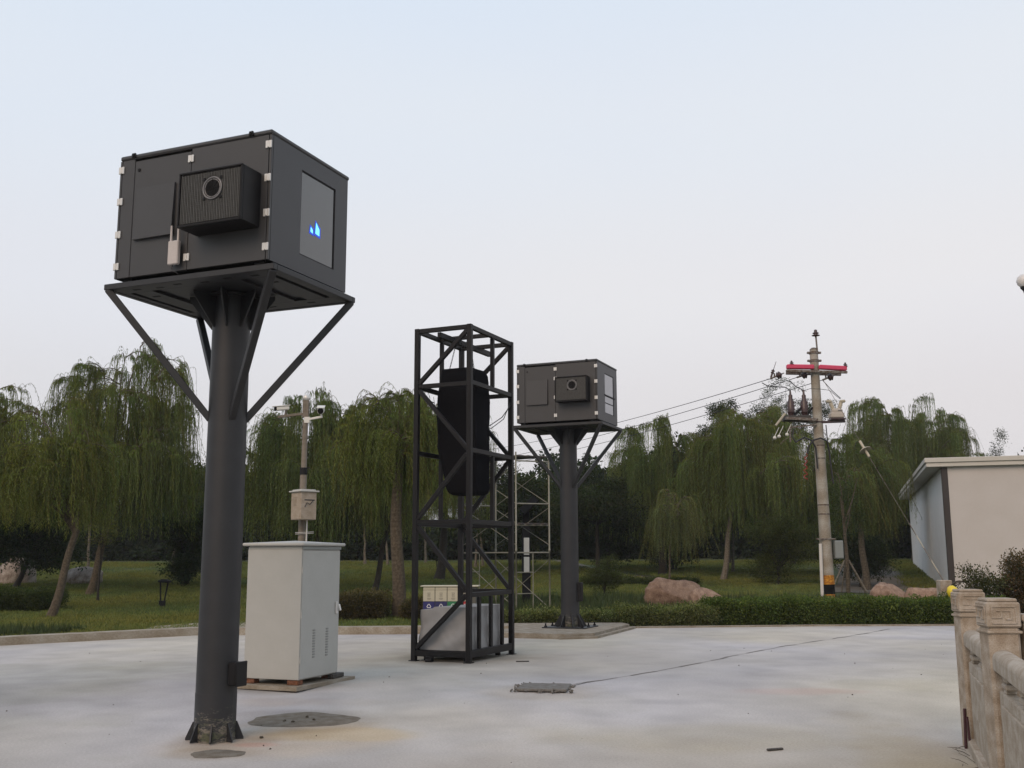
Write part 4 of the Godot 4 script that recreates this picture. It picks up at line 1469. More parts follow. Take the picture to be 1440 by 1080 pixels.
	tube(st, [F * Vector3(0, 0, -0.012), F * Vector3(0, 0, -0.002)], [R - 0.012, R - 0.012], 32)
	put("fan_opening", st, M.gap, vent)
	st = S()
	for k in range(1, 6):
		ring(st, F.translated_local(Vector3(0, 0, 0.004)), (R - 0.02) * k / 6.0, 0.0022, 28, 5)
	for k in 4:
		var a := PI * k / 4.0
		rod(st, F * Vector3(cos(a) * -0.09, sin(a) * -0.09, 0.001), F * Vector3(cos(a) * 0.09, sin(a) * 0.09, 0.001), 0.0025, 6)
	put("fan_guard", st, M.lamp_black, vent)
	for k in 4:
		var a := PI / 4 + PI / 2 * k
		st = S()
		box(st, F * Vector3(cos(a) * (R + 0.03), sin(a) * (R + 0.03), 0.0), Vector3(0.03, 0.03, 0.01), 0.003)
		put("fan_clip", st, M.lamp_black, vent)
	# small white radio box with two short aerials
	if near:
		st = S()
		box2(st, Vector3(-0.2, 4.43, zf + 0.03), Vector3(-0.075, 4.67, zf + 0.075), 0.008)
		box2(st, Vector3(-0.165, 4.5, zf + 0.001), Vector3(-0.11, 4.62, zf + 0.0295), 0.003)
		var ra := put("radio_box", st, M.antenna, t)
		for x in [-0.18, -0.095]:
			st = S()
			tube(st, [Vector3(x, 4.667, zf + 0.052), Vector3(x, 4.83, zf + 0.052)], [0.0125, 0.0105], 10)
			put("aerial", st, M.antenna, ra)
		st = S()
		tube(st, [Vector3(-0.15, 4.432, zf + 0.05), Vector3(-0.155, 4.39, zf + 0.06), Vector3(-0.13, 4.36, zf + 0.065), Vector3(-0.1, 4.35, zf + 0.06), Vector3(-0.09, 4.33, zf + 0.03)], [0.006], 6)
		put("cable", st, M.cable, ra)
	return t


func gusset(st: SurfaceTool, o: Vector3, r0: float, r1: float, ya: float, yb: float, th: float) -> void:
	# a triangular plate: its long side lies at height ya, its tip up (or down) the post at yb
	st.set_smooth_group(-1)
	var s := Vector3(-o.z, 0, o.x) * th / 2
	var a := o * r0 + Vector3(0, ya, 0)
	var b := o * r1 + Vector3(0, ya, 0)
	var e := o * r1 + Vector3(0, lerpf(ya, yb, 0.12), 0)
	var c := o * r0 + Vector3(0, yb, 0)
	var d := o * (r0 + 0.02) + Vector3(0, yb, 0)
	face(st, [a + s, b + s, e + s, d + s, c + s], s)
	face(st, [a - s, b - s, e - s, d - s, c - s], -s)
	face(st, [b - s, e - s, e + s, b + s], o)
	face(st, [e - s, d - s, d + s, e + s], o + Vector3(0, signf(yb - ya), 0))
	face(st, [a - s, b - s, b + s, a + s], Vector3(0, -signf(yb - ya), 0))


# ------------------------------------------------------------------ grey cabinet
func build_cabinet() -> void:
	var at := Vector3(-2.854, 0, -13.89)
	var t := thing("electrical_cabinet", "light grey steel electrical cabinet standing on brick blocks beside the nearer black post", "cabinet", at, -20.74)
	var hx := 0.4085
	var hz := 0.4735
	var st := S()
	box2(st, Vector3(-hx + 0.006, 0.10, -hz), Vector3(hx - 0.012, 1.735, hz - 0.012), 0.006)
	var body := put("cabinet_body", st, M.cabinet, t)
	st = S()
	box2(st, Vector3(-hx + 0.012, 0.105, hz - 0.0115), Vector3(hx - 0.004, 1.70, hz), 0.006)
	put("front_panel", st, M.cabinet, t)
	st = S()
	box2(st, Vector3(hx - 0.0115, 0.112, -hz + 0.01), Vector3(hx, 1.685, hz - 0.016), 0.005)
	var door := put("door", st, M.cabinet, t)
	st = S()
	box2(st, Vector3(-hx - 0.05, 1.745, -hz - 0.05), Vector3(hx + 0.05, 1.785, hz + 0.05), 0.012)
	box2(st, Vector3(-hx + 0.02, 1.735, -hz + 0.02), Vector3(hx - 0.02, 1.746, hz - 0.02), 0.002)
	st.set_smooth_group(-1)
	var c := Vector3(0, 1.815, 0)
	var q := [Vector3(-hx - 0.04, 1.784, -hz - 0.04), Vector3(hx + 0.04, 1.784, -hz - 0.04), Vector3(hx + 0.04, 1.784, hz + 0.04), Vector3(-hx - 0.04, 1.784, hz + 0.04)]
	for i in 4:
		face(st, [q[i], q[(i + 1) % 4], c], Vector3.UP)
	put("lid", st, M.cabinet_lid, t)
	st = S()
	box2(st, Vector3(hx, 1.70, -hz + 0.0), Vector3(hx + 0.012, 1.74, hz), 0.003)
	put("drip_strip", st, M.grey_box, t)
	st = S()
	box(st, Vector3(hx + 0.012, 0.945, -0.385), Vector3(0.024, 0.16, 0.05), 0.008)
	bar(st, Vector3(hx + 0.03, 0.99, -0.41), Vector3(hx + 0.055, 0.905, -0.41), 0.03, 0.022, Vector3.RIGHT, 0.006)
	put("handle", st, M.zinc, door)
	for cz in [0.15, -0.17]:
		for k in 11:
			st = S()
			var y := lerpf(0.36, 0.69, k / 10.0)
			bar(st, Vector3(hx + 0.002, y, cz - 0.03), Vector3(hx + 0.002, y, cz + 0.03), 0.012, 0.012, Vector3(0.6, 1, 0), 0.003)
			bar(st, Vector3(hx + 0.001, y - 0.010, cz - 0.028), Vector3(hx + 0.001, y - 0.010, cz + 0.028), 0.004, 0.007, Vector3.UP, 0.001)
			put("louver", st, M.louver, door)
	for k in 3:
		st = S()
		rod(st, Vector3(hx + 0.004, 0.3 + k * 0.55, hz - 0.012), Vector3(hx + 0.004, 0.38 + k * 0.55, hz - 0.012), 0.009, 8)
		put("hinge", st, M.cabinet, door)
	for p in [Vector2(-0.33, 0.4), Vector2(0.31, 0.4), Vector2(-0.33, -0.35), Vector2(0.33, -0.38)]:
		st = S()
		box(st, Vector3(p.x, 0.069, p.y), Vector3(0.16, 0.06, 0.12), 0.006)
		put("brick", st, M.brick_block, t)
	st = S()
	bar(st, Vector3(0.40, 0.072, -0.58), Vector3(0.40, 0.072, -0.3), 0.09, 0.055, Vector3.UP, 0.008)
	put("timber", st, M.wood_grey, t)
	st = S()
	var X := Transform3D(Basis(Vector3.UP, deg_to_rad(-20.74)), at)
	var o := PackedVector2Array()
	for v in [Vector3(-0.62, 0, 0.58), Vector3(0.46, 0, 0.60), Vector3(0.53, 0, -0.72), Vector3(-0.62, 0, -0.72)]:
		var w: Vector3 = X * v
		o.append(Vector2(w.x, w.z))
	slab(st, o, 0.038, 0.05)
	tag(put("concrete_plinth", st, M.concrete_pad), "low concrete plinth under the grey electrical cabinet", "plinth")


# ------------------------------------------------------------------ black frame tower with what it holds
func build_tower() -> void:
	var at := Vector3(-0.783, 0, -17.333)
	var turn := -24.13
	var t := thing("frame_tower", "tall open black steel frame tower with diagonal struts, standing on the plaza", "frame tower", at, turn)
	var X := 0.517
	var Z := 0.836
	var w := 0.08
	for q in [Vector2(-1, 1), Vector2(1, 1), Vector2(1, -1), Vector2(-1, -1)]:
		var st := S()
		box(st, Vector3(q.x * (X - w / 2), 5.29 / 2, q.y * (Z - w / 2)), Vector3(w, 5.29, w), 0.005)
		box(st, Vector3(q.x * (X - w / 2), 0.006, q.y * (Z - w / 2)), Vector3(0.13, 0.012, 0.13), 0.003)
		put("post", st, M.frame_black, t)
	var ix := X - w - 0.001
	var iz := Z - w - 0.001
	var cx := X - w / 2
	var cz := Z - w / 2
	var b := 0.065
	var beam := func(a: Vector3, e: Vector3, called: String, h: float) -> void:
		var st := S()
		bar(st, a, e, b, h, Vector3.UP, 0.004)
		put(called, st, M.frame_black, t)
	# horizontals: front (+z), rear (-z), right (+x), left (-x)
	for y in [5.25, 4.33, 2.145]:
		beam.call(Vector3(-ix, y, cz), Vector3(ix, y, cz), "beam", 0.07)
	for y in [5.25, 4.35, 3.26, 2.12, 1.03]:
		beam.call(Vector3(-ix, y, -cz), Vector3(ix, y, -cz), "beam", 0.07)
	for y in [5.25, 4.35, 3.265, 2.145, 1.02]:
		beam.call(Vector3(cx, y, -iz), Vector3(cx, y, iz), "beam", 0.07)
	for y in [5.25, 4.33, 3.25, 2.12]:
		beam.call(Vector3(-cx, y, -iz), Vector3(-cx, y, iz), "beam", 0.07)
	beam.call(Vector3(-ix, 0.12, cz), Vector3(ix, 0.12, cz), "base_rail", 0.09)
	beam.call(Vector3(-ix, 0.12, -cz), Vector3(ix, 0.12, -cz), "base_rail", 0.09)
	beam.call(Vector3(cx, 0.13, -iz), Vector3(cx, 0.13, iz), "base_rail", 0.11)
	beam.call(Vector3(-cx, 0.13, -iz), Vector3(-cx, 0.13, iz), "base_rail", 0.11)
	# middle uprights of the side faces
	for q in [[5.21, 4.39, cx], [3.225, 2.185, cx], [5.21, 4.37, -cx], [3.21, 2.16, -cx]]:
		beam.call(Vector3(q[2], q[0], -0.05), Vector3(q[2], q[1], -0.05), "upright", 0.06)
	for z in [0.44, 0.01, -0.42]:
		beam.call(Vector3(cx, 0.98, z), Vector3(cx, 0.19, z), "upright", 0.05)
	# diagonals of the front and rear faces
	for q in [[ix, 5.2, -ix, 4.38], [-ix, 4.27, ix, 3.29], [ix, 3.2, -ix, 2.2], [-ix, 2.08, ix, 1.1], [ix, 1.02, -ix, 0.2]]:
		beam.call(Vector3(q[0], q[1], cz), Vector3(q[2], q[3], cz), "diagonal", 0.065)
	for q in [[ix, 5.2, -ix, 4.4], [-ix, 4.3, ix, 3.31], [ix, 3.21, -ix, 2.17], [-ix, 2.08, ix, 1.08]]:
		beam.call(Vector3(q[0], q[1], -cz), Vector3(q[2], q[3], -cz), "diagonal", 0.065)
	# roof: cross beam, and the runner under it that carries the chains
	beam.call(Vector3(-ix, 5.252, 0.05), Vector3(ix, 5.252, 0.05), "cross_beam", 0.065)
	beam.call(Vector3(-0.09, 5.165, 0.78), Vector3(-0.06, 5.165, -1.08), "runner", 0.09)
	var st := S()
	tube(st, [Vector3(-0.22, 0.02, 0.86), Vector3(-0.12, 0.02, 0.86)], [0.05, 0.05], 14)
	box(st, Vector3(-0.17, 0.065, 0.86), Vector3(0.12, 0.03, 0.08), 0.004)
	put("caster", st, M.lamp_black, t)
	st = S()
	tube(st, [Vector3(0.5, 4.2, -0.78), Vector3(0.4, 3.95, -0.6), Vector3(0.28, 3.78, -0.35), Vector3(0.2, 3.8, -0.15)], [0.008], 6)
	tube(st, [Vector3(0.5, 4.3, -0.8), Vector3(0.42, 3.92, -0.62), Vector3(0.3, 3.74, -0.38), Vector3(0.2, 3.75, -0.15)], [0.007], 6)
	put("cable", st, M.cable, t)

	# the bundle under black cloth
	var h := thing("hanging_bundle", "long bundle wrapped in black cloth, hanging inside the frame tower", "bundle", at + Vector3(0.0, 2.6, 0.0), turn)
	st = S()
	st.set_smooth_group(1)
	var n := FastNoiseLite.new()
	n.seed = 3
	n.frequency = 1.1
	var rings := []
	# y, half width (x), half depth (z), shift x, shift z
	var prof := [[0.0, 0.02, 0.02, 0.06, 0.0], [0.0, 0.2, 0.18, 0.07, 0.0], [0.03, 0.245, 0.23, 0.065, 0.0], [0.1, 0.265, 0.25, 0.055, 0.0], [0.3, 0.285, 0.27, 0.035, 0.0], [0.55, 0.305, 0.28, -0.0, 0.0], [0.8, 0.335, 0.29, -0.03, 0.0], [1.3, 0.345, 0.30, -0.035, 0.0], [1.7, 0.335, 0.295, -0.025, 0.0], [1.9, 0.315, 0.285, -0.025, 0.0], [2.0, 0.30, 0.27, -0.03, 0.0], [2.075, 0.28, 0.255, -0.04, 0.0], [2.1, 0.265, 0.24, -0.045, 0.0], [2.1, 0.02, 0.02, -0.035, 0.0]]
	var fine := []
	for i in prof.size() - 1:
		for k in 3:
			var row := []
			for m in 5:
				row.append(lerpf(prof[i][m], prof[i + 1][m], k / 3.0))
			fine.append(row)
	fine.append(prof[-1])
	var NS := 48
	for row in fine:
		var rr := []
		for k in NS:
			var a := TAU * k / NS
			var e := 0.22
			var sx := signf(cos(a)) * pow(absf(cos(a)), e)
			var sz := signf(sin(a)) * pow(absf(sin(a)), e)
			var f := 1.0 + 0.10 * n.get_noise_3d(cos(a) * 1.6, row[0] * 1.4, sin(a) * 1.6) + 0.014 * sin(a * 11.0 + row[0] * 2.0)
			rr.append(Vector3(row[3] + sx * row[1] * f * 1.05, row[0], row[4] + sz * row[2] * f * 1.05))
		rings.append(rr)
	for i in rings.size() - 1:
		for k in NS:
			var k2 := (k + 1) % NS
			var mid := (rings[i][k] + rings[i + 1][k2]) * 0.5 as Vector3
			face(st, [rings[i][k], rings[i][k2], rings[i + 1][k2], rings[i + 1][k]], Vector3(mid.x, (mid.y - 1.05) * 0.12, mid.z))
	put("black_wrap", st, M.black_cloth, h)
	for q in [Vector2(-0.2, 0.2), Vector2(-0.1, 0.05), Vector2(0.12, -0.1), Vector2(0.18, 0.1)]:
		st = S()
		var top := 2.55
		var k := 0
		var y := 2.08
		while y < top:
			var B := Basis(Vector3.UP, PI / 2 * (k % 2))
			ring(st, Transform3D(B.scaled_local(Vector3(0.7, 1.3, 1.0)), Vector3(q.x * (1.0 - 0.7 * (y - 2.08) / 0.5), y, q.y)), 0.013, 0.004, 10, 5)
			y += 0.026
			k += 1
		put("chain", st, M.cable, h)

	# box under the grey tarpaulin
	var g := thing("covered_box", "waist-high box under a grey tarpaulin standing inside the frame tower's foot", "covered box", at, turn)
	st = S()
	st.set_smooth_group(1)
	var lo := Vector3(-0.42, 0.17, -0.62)
	var hi := Vector3(0.40, 0.825, 0.70)
	n.seed = 8
	n.frequency = 2.2
	var cols := []
	var per := []
	for k in 24:
		per.append(Vector2(lerpf(lo.x, hi.x, k / 24.0), hi.z))
	for k in 32:
		per.append(Vector2(hi.x, lerpf(hi.z, lo.z, k / 32.0)))
	for k in 24:
		per.append(Vector2(lerpf(hi.x, lo.x, k / 24.0), lo.z))
	for k in 32:
		per.append(Vector2(lo.x, lerpf(lo.z, hi.z, k / 32.0)))
	for i in 15:
		var v := i / 14.0
		var row := []
		for q in per:
			var p := Vector3(q.x, lerpf(lo.y, hi.y - (0.05 if q.x < -0.2 else 0.0) * (0.5 - q.x), v), q.y)
			var o := Vector3(q.x, 0, q.y).normalized()
			# pulled folds that run from the upper right to the lower left corner
			var fold := sin((p.x * 1.1 - p.y * 1.9 + p.z * 0.8) * 9.0) * 0.012 + n.get_noise_3dv(p) * 0.035
			row.append(p + o * (fold * smoothstep(0.0, 0.25, 1.0 - v) + (1.0 - v) * 0.02))
		cols.append(row)
	for i in 14:
		for k in per.size():
			var k2 := (k + 1) % per.size()
			face(st, [cols[i][k], cols[i][k2], cols[i + 1][k2], cols[i + 1][k]], Vector3(per[k].x, 0, per[k].y))
	st.set_smooth_group(2)
	for k in per.size():
		var k2 := (k + 1) % per.size()
		face(st, [cols[14][k], cols[14][k2], Vector3(0, 0.835, 0.05)], Vector3.UP)
	put("tarpaulin", st, M.tarp, g)
	for q in [Vector2(-0.36, 0.6), Vector2(0.34, 0.6), Vector2(0.34, -0.55), Vector2(-0.36, -0.55)]:
		st = S()
		box(st, Vector3(q.x, 0.085, q.y), Vector3(0.07, 0.17, 0.07), 0.006)
		put("leg", st, M.frame_black, g)
	st = S()
	box2(st, Vector3(-0.4, 0.14, -0.6), Vector3(0.38, 0.166, 0.68), 0.004)
	put("base_board", st, M.wood_grey, g)


# ------------------------------------------------------------------ pipe scaffold and the solar lamp post behind it
func build_scaffold() -> void:
	var o := Vector3(0.10, -0.03, -29.4)
	var t := thing("scaffold", "two-storey pipe scaffold with plank decks on the grass behind the frame tower", "scaffold", o, 0.0)
	var u := Vector3(0.94, 0, -0.45)
	var v := Vector3(-1.53, 0, -1.1)
	var H := 4.55
	var P := [Vector3.ZERO, u, u + v, v]
	for p in P:
		var st := S()
		tube(st, [p, p + Vector3(0, 1.75, 0), p + Vector3(0, 1.751, 0), p + Vector3(0, 1.85, 0), p + Vector3(0, 1.851, 0), p + Vector3(0, H, 0)], [0.024, 0.024, 0.031, 0.031, 0.024, 0.024], 10)
		put("upright", st, M.scaffold, t)
	var pipe := func(a: Vector3, b: Vector3, r: float, called: String) -> void:
		var st := S()
		rod(st, a, b, r, 8)
		put(called, st, M.scaffold, t)
	for q in [[P[0], P[1]], [P[3], P[2]]]:
		for y in [0.1, 1.74, 2.5, 3.1, 4.3]:
			pipe.call(q[0] + Vector3(0, y, 0), q[1] + Vector3(0, y, 0), 0.02, "rung")
		var m: Vector3 = q[0].lerp(q[1], 0.5)
		pipe.call(m + Vector3(0, 0.1, 0), m + Vector3(0, 1.74, 0), 0.015, "inner_upright")
		pipe.call(q[0] + Vector3(0, 0.62, 0), m + Vector3(0, 0.62, 0), 0.013, "ladder_rung")
		pipe.call(q[0] + Vector3(0, 1.2, 0), m + Vector3(0, 1.2, 0), 0.013, "ladder_rung")
	for q in [[P[0], P[3]], [P[1], P[2]]]:
		for y in [[0.2, 1.55], [1.95, 3.0], [3.1, 4.2]]:
			pipe.call(q[0] + Vector3(0, y[0], 0), q[1] + Vector3(0, y[1], 0), 0.011, "cross_brace")
			pipe.call(q[0] + Vector3(0, y[1], 0), q[1] + Vector3(0, y[0], 0), 0.011, "cross_brace")
		pipe.call(q[0] + Vector3(0, 1.74, 0), q[1] + Vector3(0, 1.74, 0), 0.02, "ledger")
	for y in [4.44, 2.54]:
		for k in 4:
			var a := u * (0.06 + 0.235 * k) + Vector3(0, y, 0)
			var st := S()
			bar(st, a + u * 0.1 - v * 0.03, a + u * 0.1 + v * 1.03, 0.22, 0.04, Vector3.UP, 0.005)
			put("plank", st, M.plank, t)

	var s := thing("solar_lamp_post", "dark lamp post with a white light strip and a tilted solar panel, behind the scaffold", "lamp post", Vector3(0.42, -0.03, -32.4))
	var st := S()
	box2(st, Vector3(-0.13, 0, -0.1), Vector3(0.13, 2.6, 0.1), 0.01)
	put("post", st, M.lamp_black, s)
	for q in [[1.15, 1.62], [1.68, 2.2]]:
		st = S()
		box2(st, Vector3(-0.075, q[0], 0.101), Vector3(0.09, q[1], 0.13), 0.01)
		put("light_strip", st, M.white_paint, s)
	st = S()
	box2(st, Vector3(-0.1, 2.6, -0.06), Vector3(0.1, 3.0, 0.06), 0.01)
	put("neck", st, M.band_black, s)
	st = S()
	bbox(st, Transform3D(Basis(Vector3(0, 0, 1), 0.75) * Basis(Vector3(1, 0, 0), 0.5), Vector3(0.1, 3.2, 0)), Vector3(0.62, 0.04, 0.5), 0.01)
	put("solar_panel", st, M.band_black, s)


# ------------------------------------------------------------------ sorting bins
func build_bins() -> void:
	var t := thing("sorting_bins", "row of four sorting bins with navy, blue, green and red bands, behind the covered box", "bins", Vector3(-1.62, -0.03, -26.3), -3.0)
	var st := S()
	box2(st, Vector3(-0.6, 0.0, -0.5), Vector3(0.72, 0.9, 0.0), 0.01)
	put("housing", st, M.bin_body, t)
	st = S()
	box2(st, Vector3(-0.66, 0.9, -0.54), Vector3(0.78, 0.93, 0.05), 0.008)
	put("canopy", st, M.bin_panel, t)
	var cols := [M.bin_navy, M.bin_blue, M.bin_green, M.bin_red]
	for k in 4:
		var x := -0.445 + k * 0.30
		st = S()
		box2(st, Vector3(x - 0.142, 0.55, 0.001), Vector3(x + 0.142, 0.82, 0.02), 0.004)
		var pn := put("label_panel", st, M.bin_panel, t)
		st = S()
		box2(st, Vector3(x - 0.142, 0.825, 0.001), Vector3(x + 0.142, 0.895, 0.022), 0.004)
		put("flap", st, M.bin_panel, t)
		st = S()
		box2(st, Vector3(x - 0.142, 0.08, 0.001), Vector3(x + 0.142, 0.545, 0.02), 0.004)
		var dr := put("bin_door", st, cols[k], t)
		# pictogram: a little bin outline with lines of small print under it
		st = S()
		for q in [[-0.04, 0.75, 0.04, 0.757], [-0.03, 0.66, -0.023, 0.75], [0.023, 0.66, 0.03, 0.75], [-0.03, 0.655, 0.03, 0.662], [-0.012, 0.68, -0.006, 0.735], [0.006, 0.68, 0.012, 0.735], [-0.05, 0.62, 0.05, 0.63], [-0.04, 0.595, 0.04, 0.604]]:
			box2(st, Vector3(x + q[0], q[1], 0.0203), Vector3(x + q[2], q[3], 0.0225), 0.0003)
		put("pictogram", st, M.mark_grey, pn)
		st = S()
		if k == 2:
			ring(st, Transform3D(Basis(), Vector3(x, 0.44, 0.022)), 0.045, 0.009, 16, 5)
		else:
			var a := Vector3(x, 0.5, 0.023)
			var b := Vector3(x - 0.06, 0.4, 0.023)
			var c := Vector3(x + 0.06, 0.4, 0.023)
			for e in [[a, b], [b, c], [c, a]]:
				bar(st, e[0].lerp(e[1], 0.12), e[0].lerp(e[1], 0.88), 0.016, 0.004, Vector3.BACK, 0.001)
		put("emblem", st, M.mark_white, dr)


# ------------------------------------------------------------------ camera pole
func build_camera_pole() -> void:
	var t := thing("camera_pole", "rusty brown camera pole behind the grey cabinet, with a beige box and three cameras", "camera pole", Vector3(-4.80, -0.03, -24.0))
	var st := S()
	tube(st, [Vector3(0, 0, 0), Vector3(0.01, 3.54, 0), Vector3(0.012, 3.55, 0), Vector3(0.02, 4.75, 0)], [0.085, 0.078, 0.066, 0.062], 16)
	var pole := put("pole", st, M.rusty_pole, t)
	st = S()
	tube(st, [Vector3(0.01, 3.5, 0), Vector3(0.01, 3.66, 0)], [0.088, 0.088], 16)
	put("clamp", st, M.lamp_black, pole)
	st = S()
	box2(st, Vector3(-0.045, 4.82, -0.06), Vector3(0.095, 5.22, 0.06), 0.01)
	put("head_box", st, M.rusty_pole, t)
	st = S()
	lathe(st, Transform3D(Basis(), Vector3(0.03, 5.22, 0)), [[0.05, 0.0], [0.09, 0.03], [0.095, 0.06], [0.085, 0.1], [0.05, 0.14], [0.0, 0.15]], 20)
	put("dome_camera", st, M.zinc, t)
	st = S()
	bar(st, Vector3(-0.62, 4.84, 0.0), Vector3(0.06, 4.92, 0.0), 0.07, 0.06, Vector3.UP, 0.006)
	put("arm", st, M.rusty_pole, t)
	st = S()
	bar(st, Vector3(0.0, 4.76, 0.02), Vector3(0.42, 4.83, 0.08), 0.06, 0.05, Vector3.UP, 0.006)
	box2(st, Vector3(0.0, 4.69, -0.03), Vector3(0.13, 4.83, 0.07), 0.006)
	put("arm", st, M.white_paint, t)
	# bullet camera pointing left and down
	st = S()
	var a := Vector3(-0.36, 5.05, 0.02)
	var d := Vector3(-1, -0.14, 0.35).normalized()
	bar(st, a, a + d * 0.3, 0.1, 0.095, Vector3.UP, 0.02)
	bar(st, a - d * 0.02 + Vector3(0, 0.056, 0), a + d * 0.39 + Vector3(0, 0.056, 0), 0.13, 0.016, Vector3.UP, 0.004)
	var cam := put("bullet_camera", st, M.white_paint, t)
	st = S()
	bar(st, a + d * 0.29, a + d * 0.345, 0.092, 0.088, Vector3.UP, 0.01)
	put("lens", st, M.band_black, cam)
	st = S()
	bar(st, Vector3(-0.46, 4.87, 0.0), a + Vector3(-0.06, -0.04, 0), 0.04, 0.04, Vector3.RIGHT, 0.005)
	put("bracket", st, M.rusty_pole, cam)
	# bullet camera facing the plaza
	st = S()
	a = Vector3(0.38, 4.99, 0.05)
	d = Vector3(0.1, -0.3, 1).normalized()
	bar(st, a - d * 0.16, a + d * 0.14, 0.15, 0.14, Vector3.UP, 0.03)
	bar(st, a - d * 0.14 + Vector3(0, 0.08, 0), a + d * 0.2 + Vector3(0, 0.08, 0), 0.18, 0.016, Vector3.UP, 0.004)
	cam = put("bullet_camera", st, M.white_paint, t)
	st = S()
	tube(st, [a + d * 0.135, a + d * 0.165], [0.07, 0.066], 18)
	put("lens", st, M.band_black, cam)
	st = S()
	rod(st, Vector3(0.4, 4.84, 0.07), a + Vector3(0, -0.07, 0), 0.022, 8)
	put("bracket", st, M.white_paint, cam)
	# beige box with an overhanging lid
	var B := Transform3D(Basis(Vector3.UP, deg_to_rad(-50)), Vector3(0.09, 0, 0.27))
	st = S()
	bbox(st, B * Transform3D(Basis(), Vector3(0, 2.77, 0)), Vector3(0.45, 0.62, 0.40), 0.012)
	var bx := put("junction_box", st, M.junction_box, t)
	st = S()
	bbox(st, B * Transform3D(Basis(), Vector3(0, 3.095, 0)), Vector3(0.54, 0.035, 0.49), 0.01)
	bbox(st, B * Transform3D(Basis(), Vector3(0, 3.125, 0)), Vector3(0.42, 0.03, 0.37), 0.012)
	put("lid", st, M.cabinet_lid, bx)
	st = S()
	bbox(st, B * Transform3D(Basis(), Vector3(0, 2.76, 0.202)), Vector3(0.40, 0.55, 0.006), 0.003)
	for k in 7:
		bbox(st, B * Transform3D(Basis(Vector3(1, 0, 0), 0.6), Vector3(-0.05, 2.78 + k * 0.03, 0.207)), Vector3(0.2, 0.012, 0.008), 0.002)
	put("box_door", st, M.junction_box, bx)
	st = S()
	bbox(st, B * Transform3D(Basis(), Vector3(0.227, 2.9, -0.02)), Vector3(0.004, 0.025, 0.26), 0.001)
	tube(st, [B * Vector3(0.235, 2.9, -0.12), B * Vector3(0.24, 2.8, -0.02), B * Vector3(0.24, 2.84, 0.05), B * Vector3(0.235, 2.74, 0.1)], [0.008], 6)
	put("cable", st, M.cable, bx)
	st = S()
	for y in [2.15, 2.18]:
		bar(st, Vector3(-0.12, y, 0.09), Vector3(0.3, y + 0.02, 0.1), 0.03, 0.012, Vector3.UP, 0.003)
	put("strap", st, M.zinc, t)
	st = S()
	rod(st, Vector3(0.13, 1.0, 0.1), Vector3(0.14, 2.46, 0.1), 0.018, 8)
	put("conduit", st, M.pvc, t)


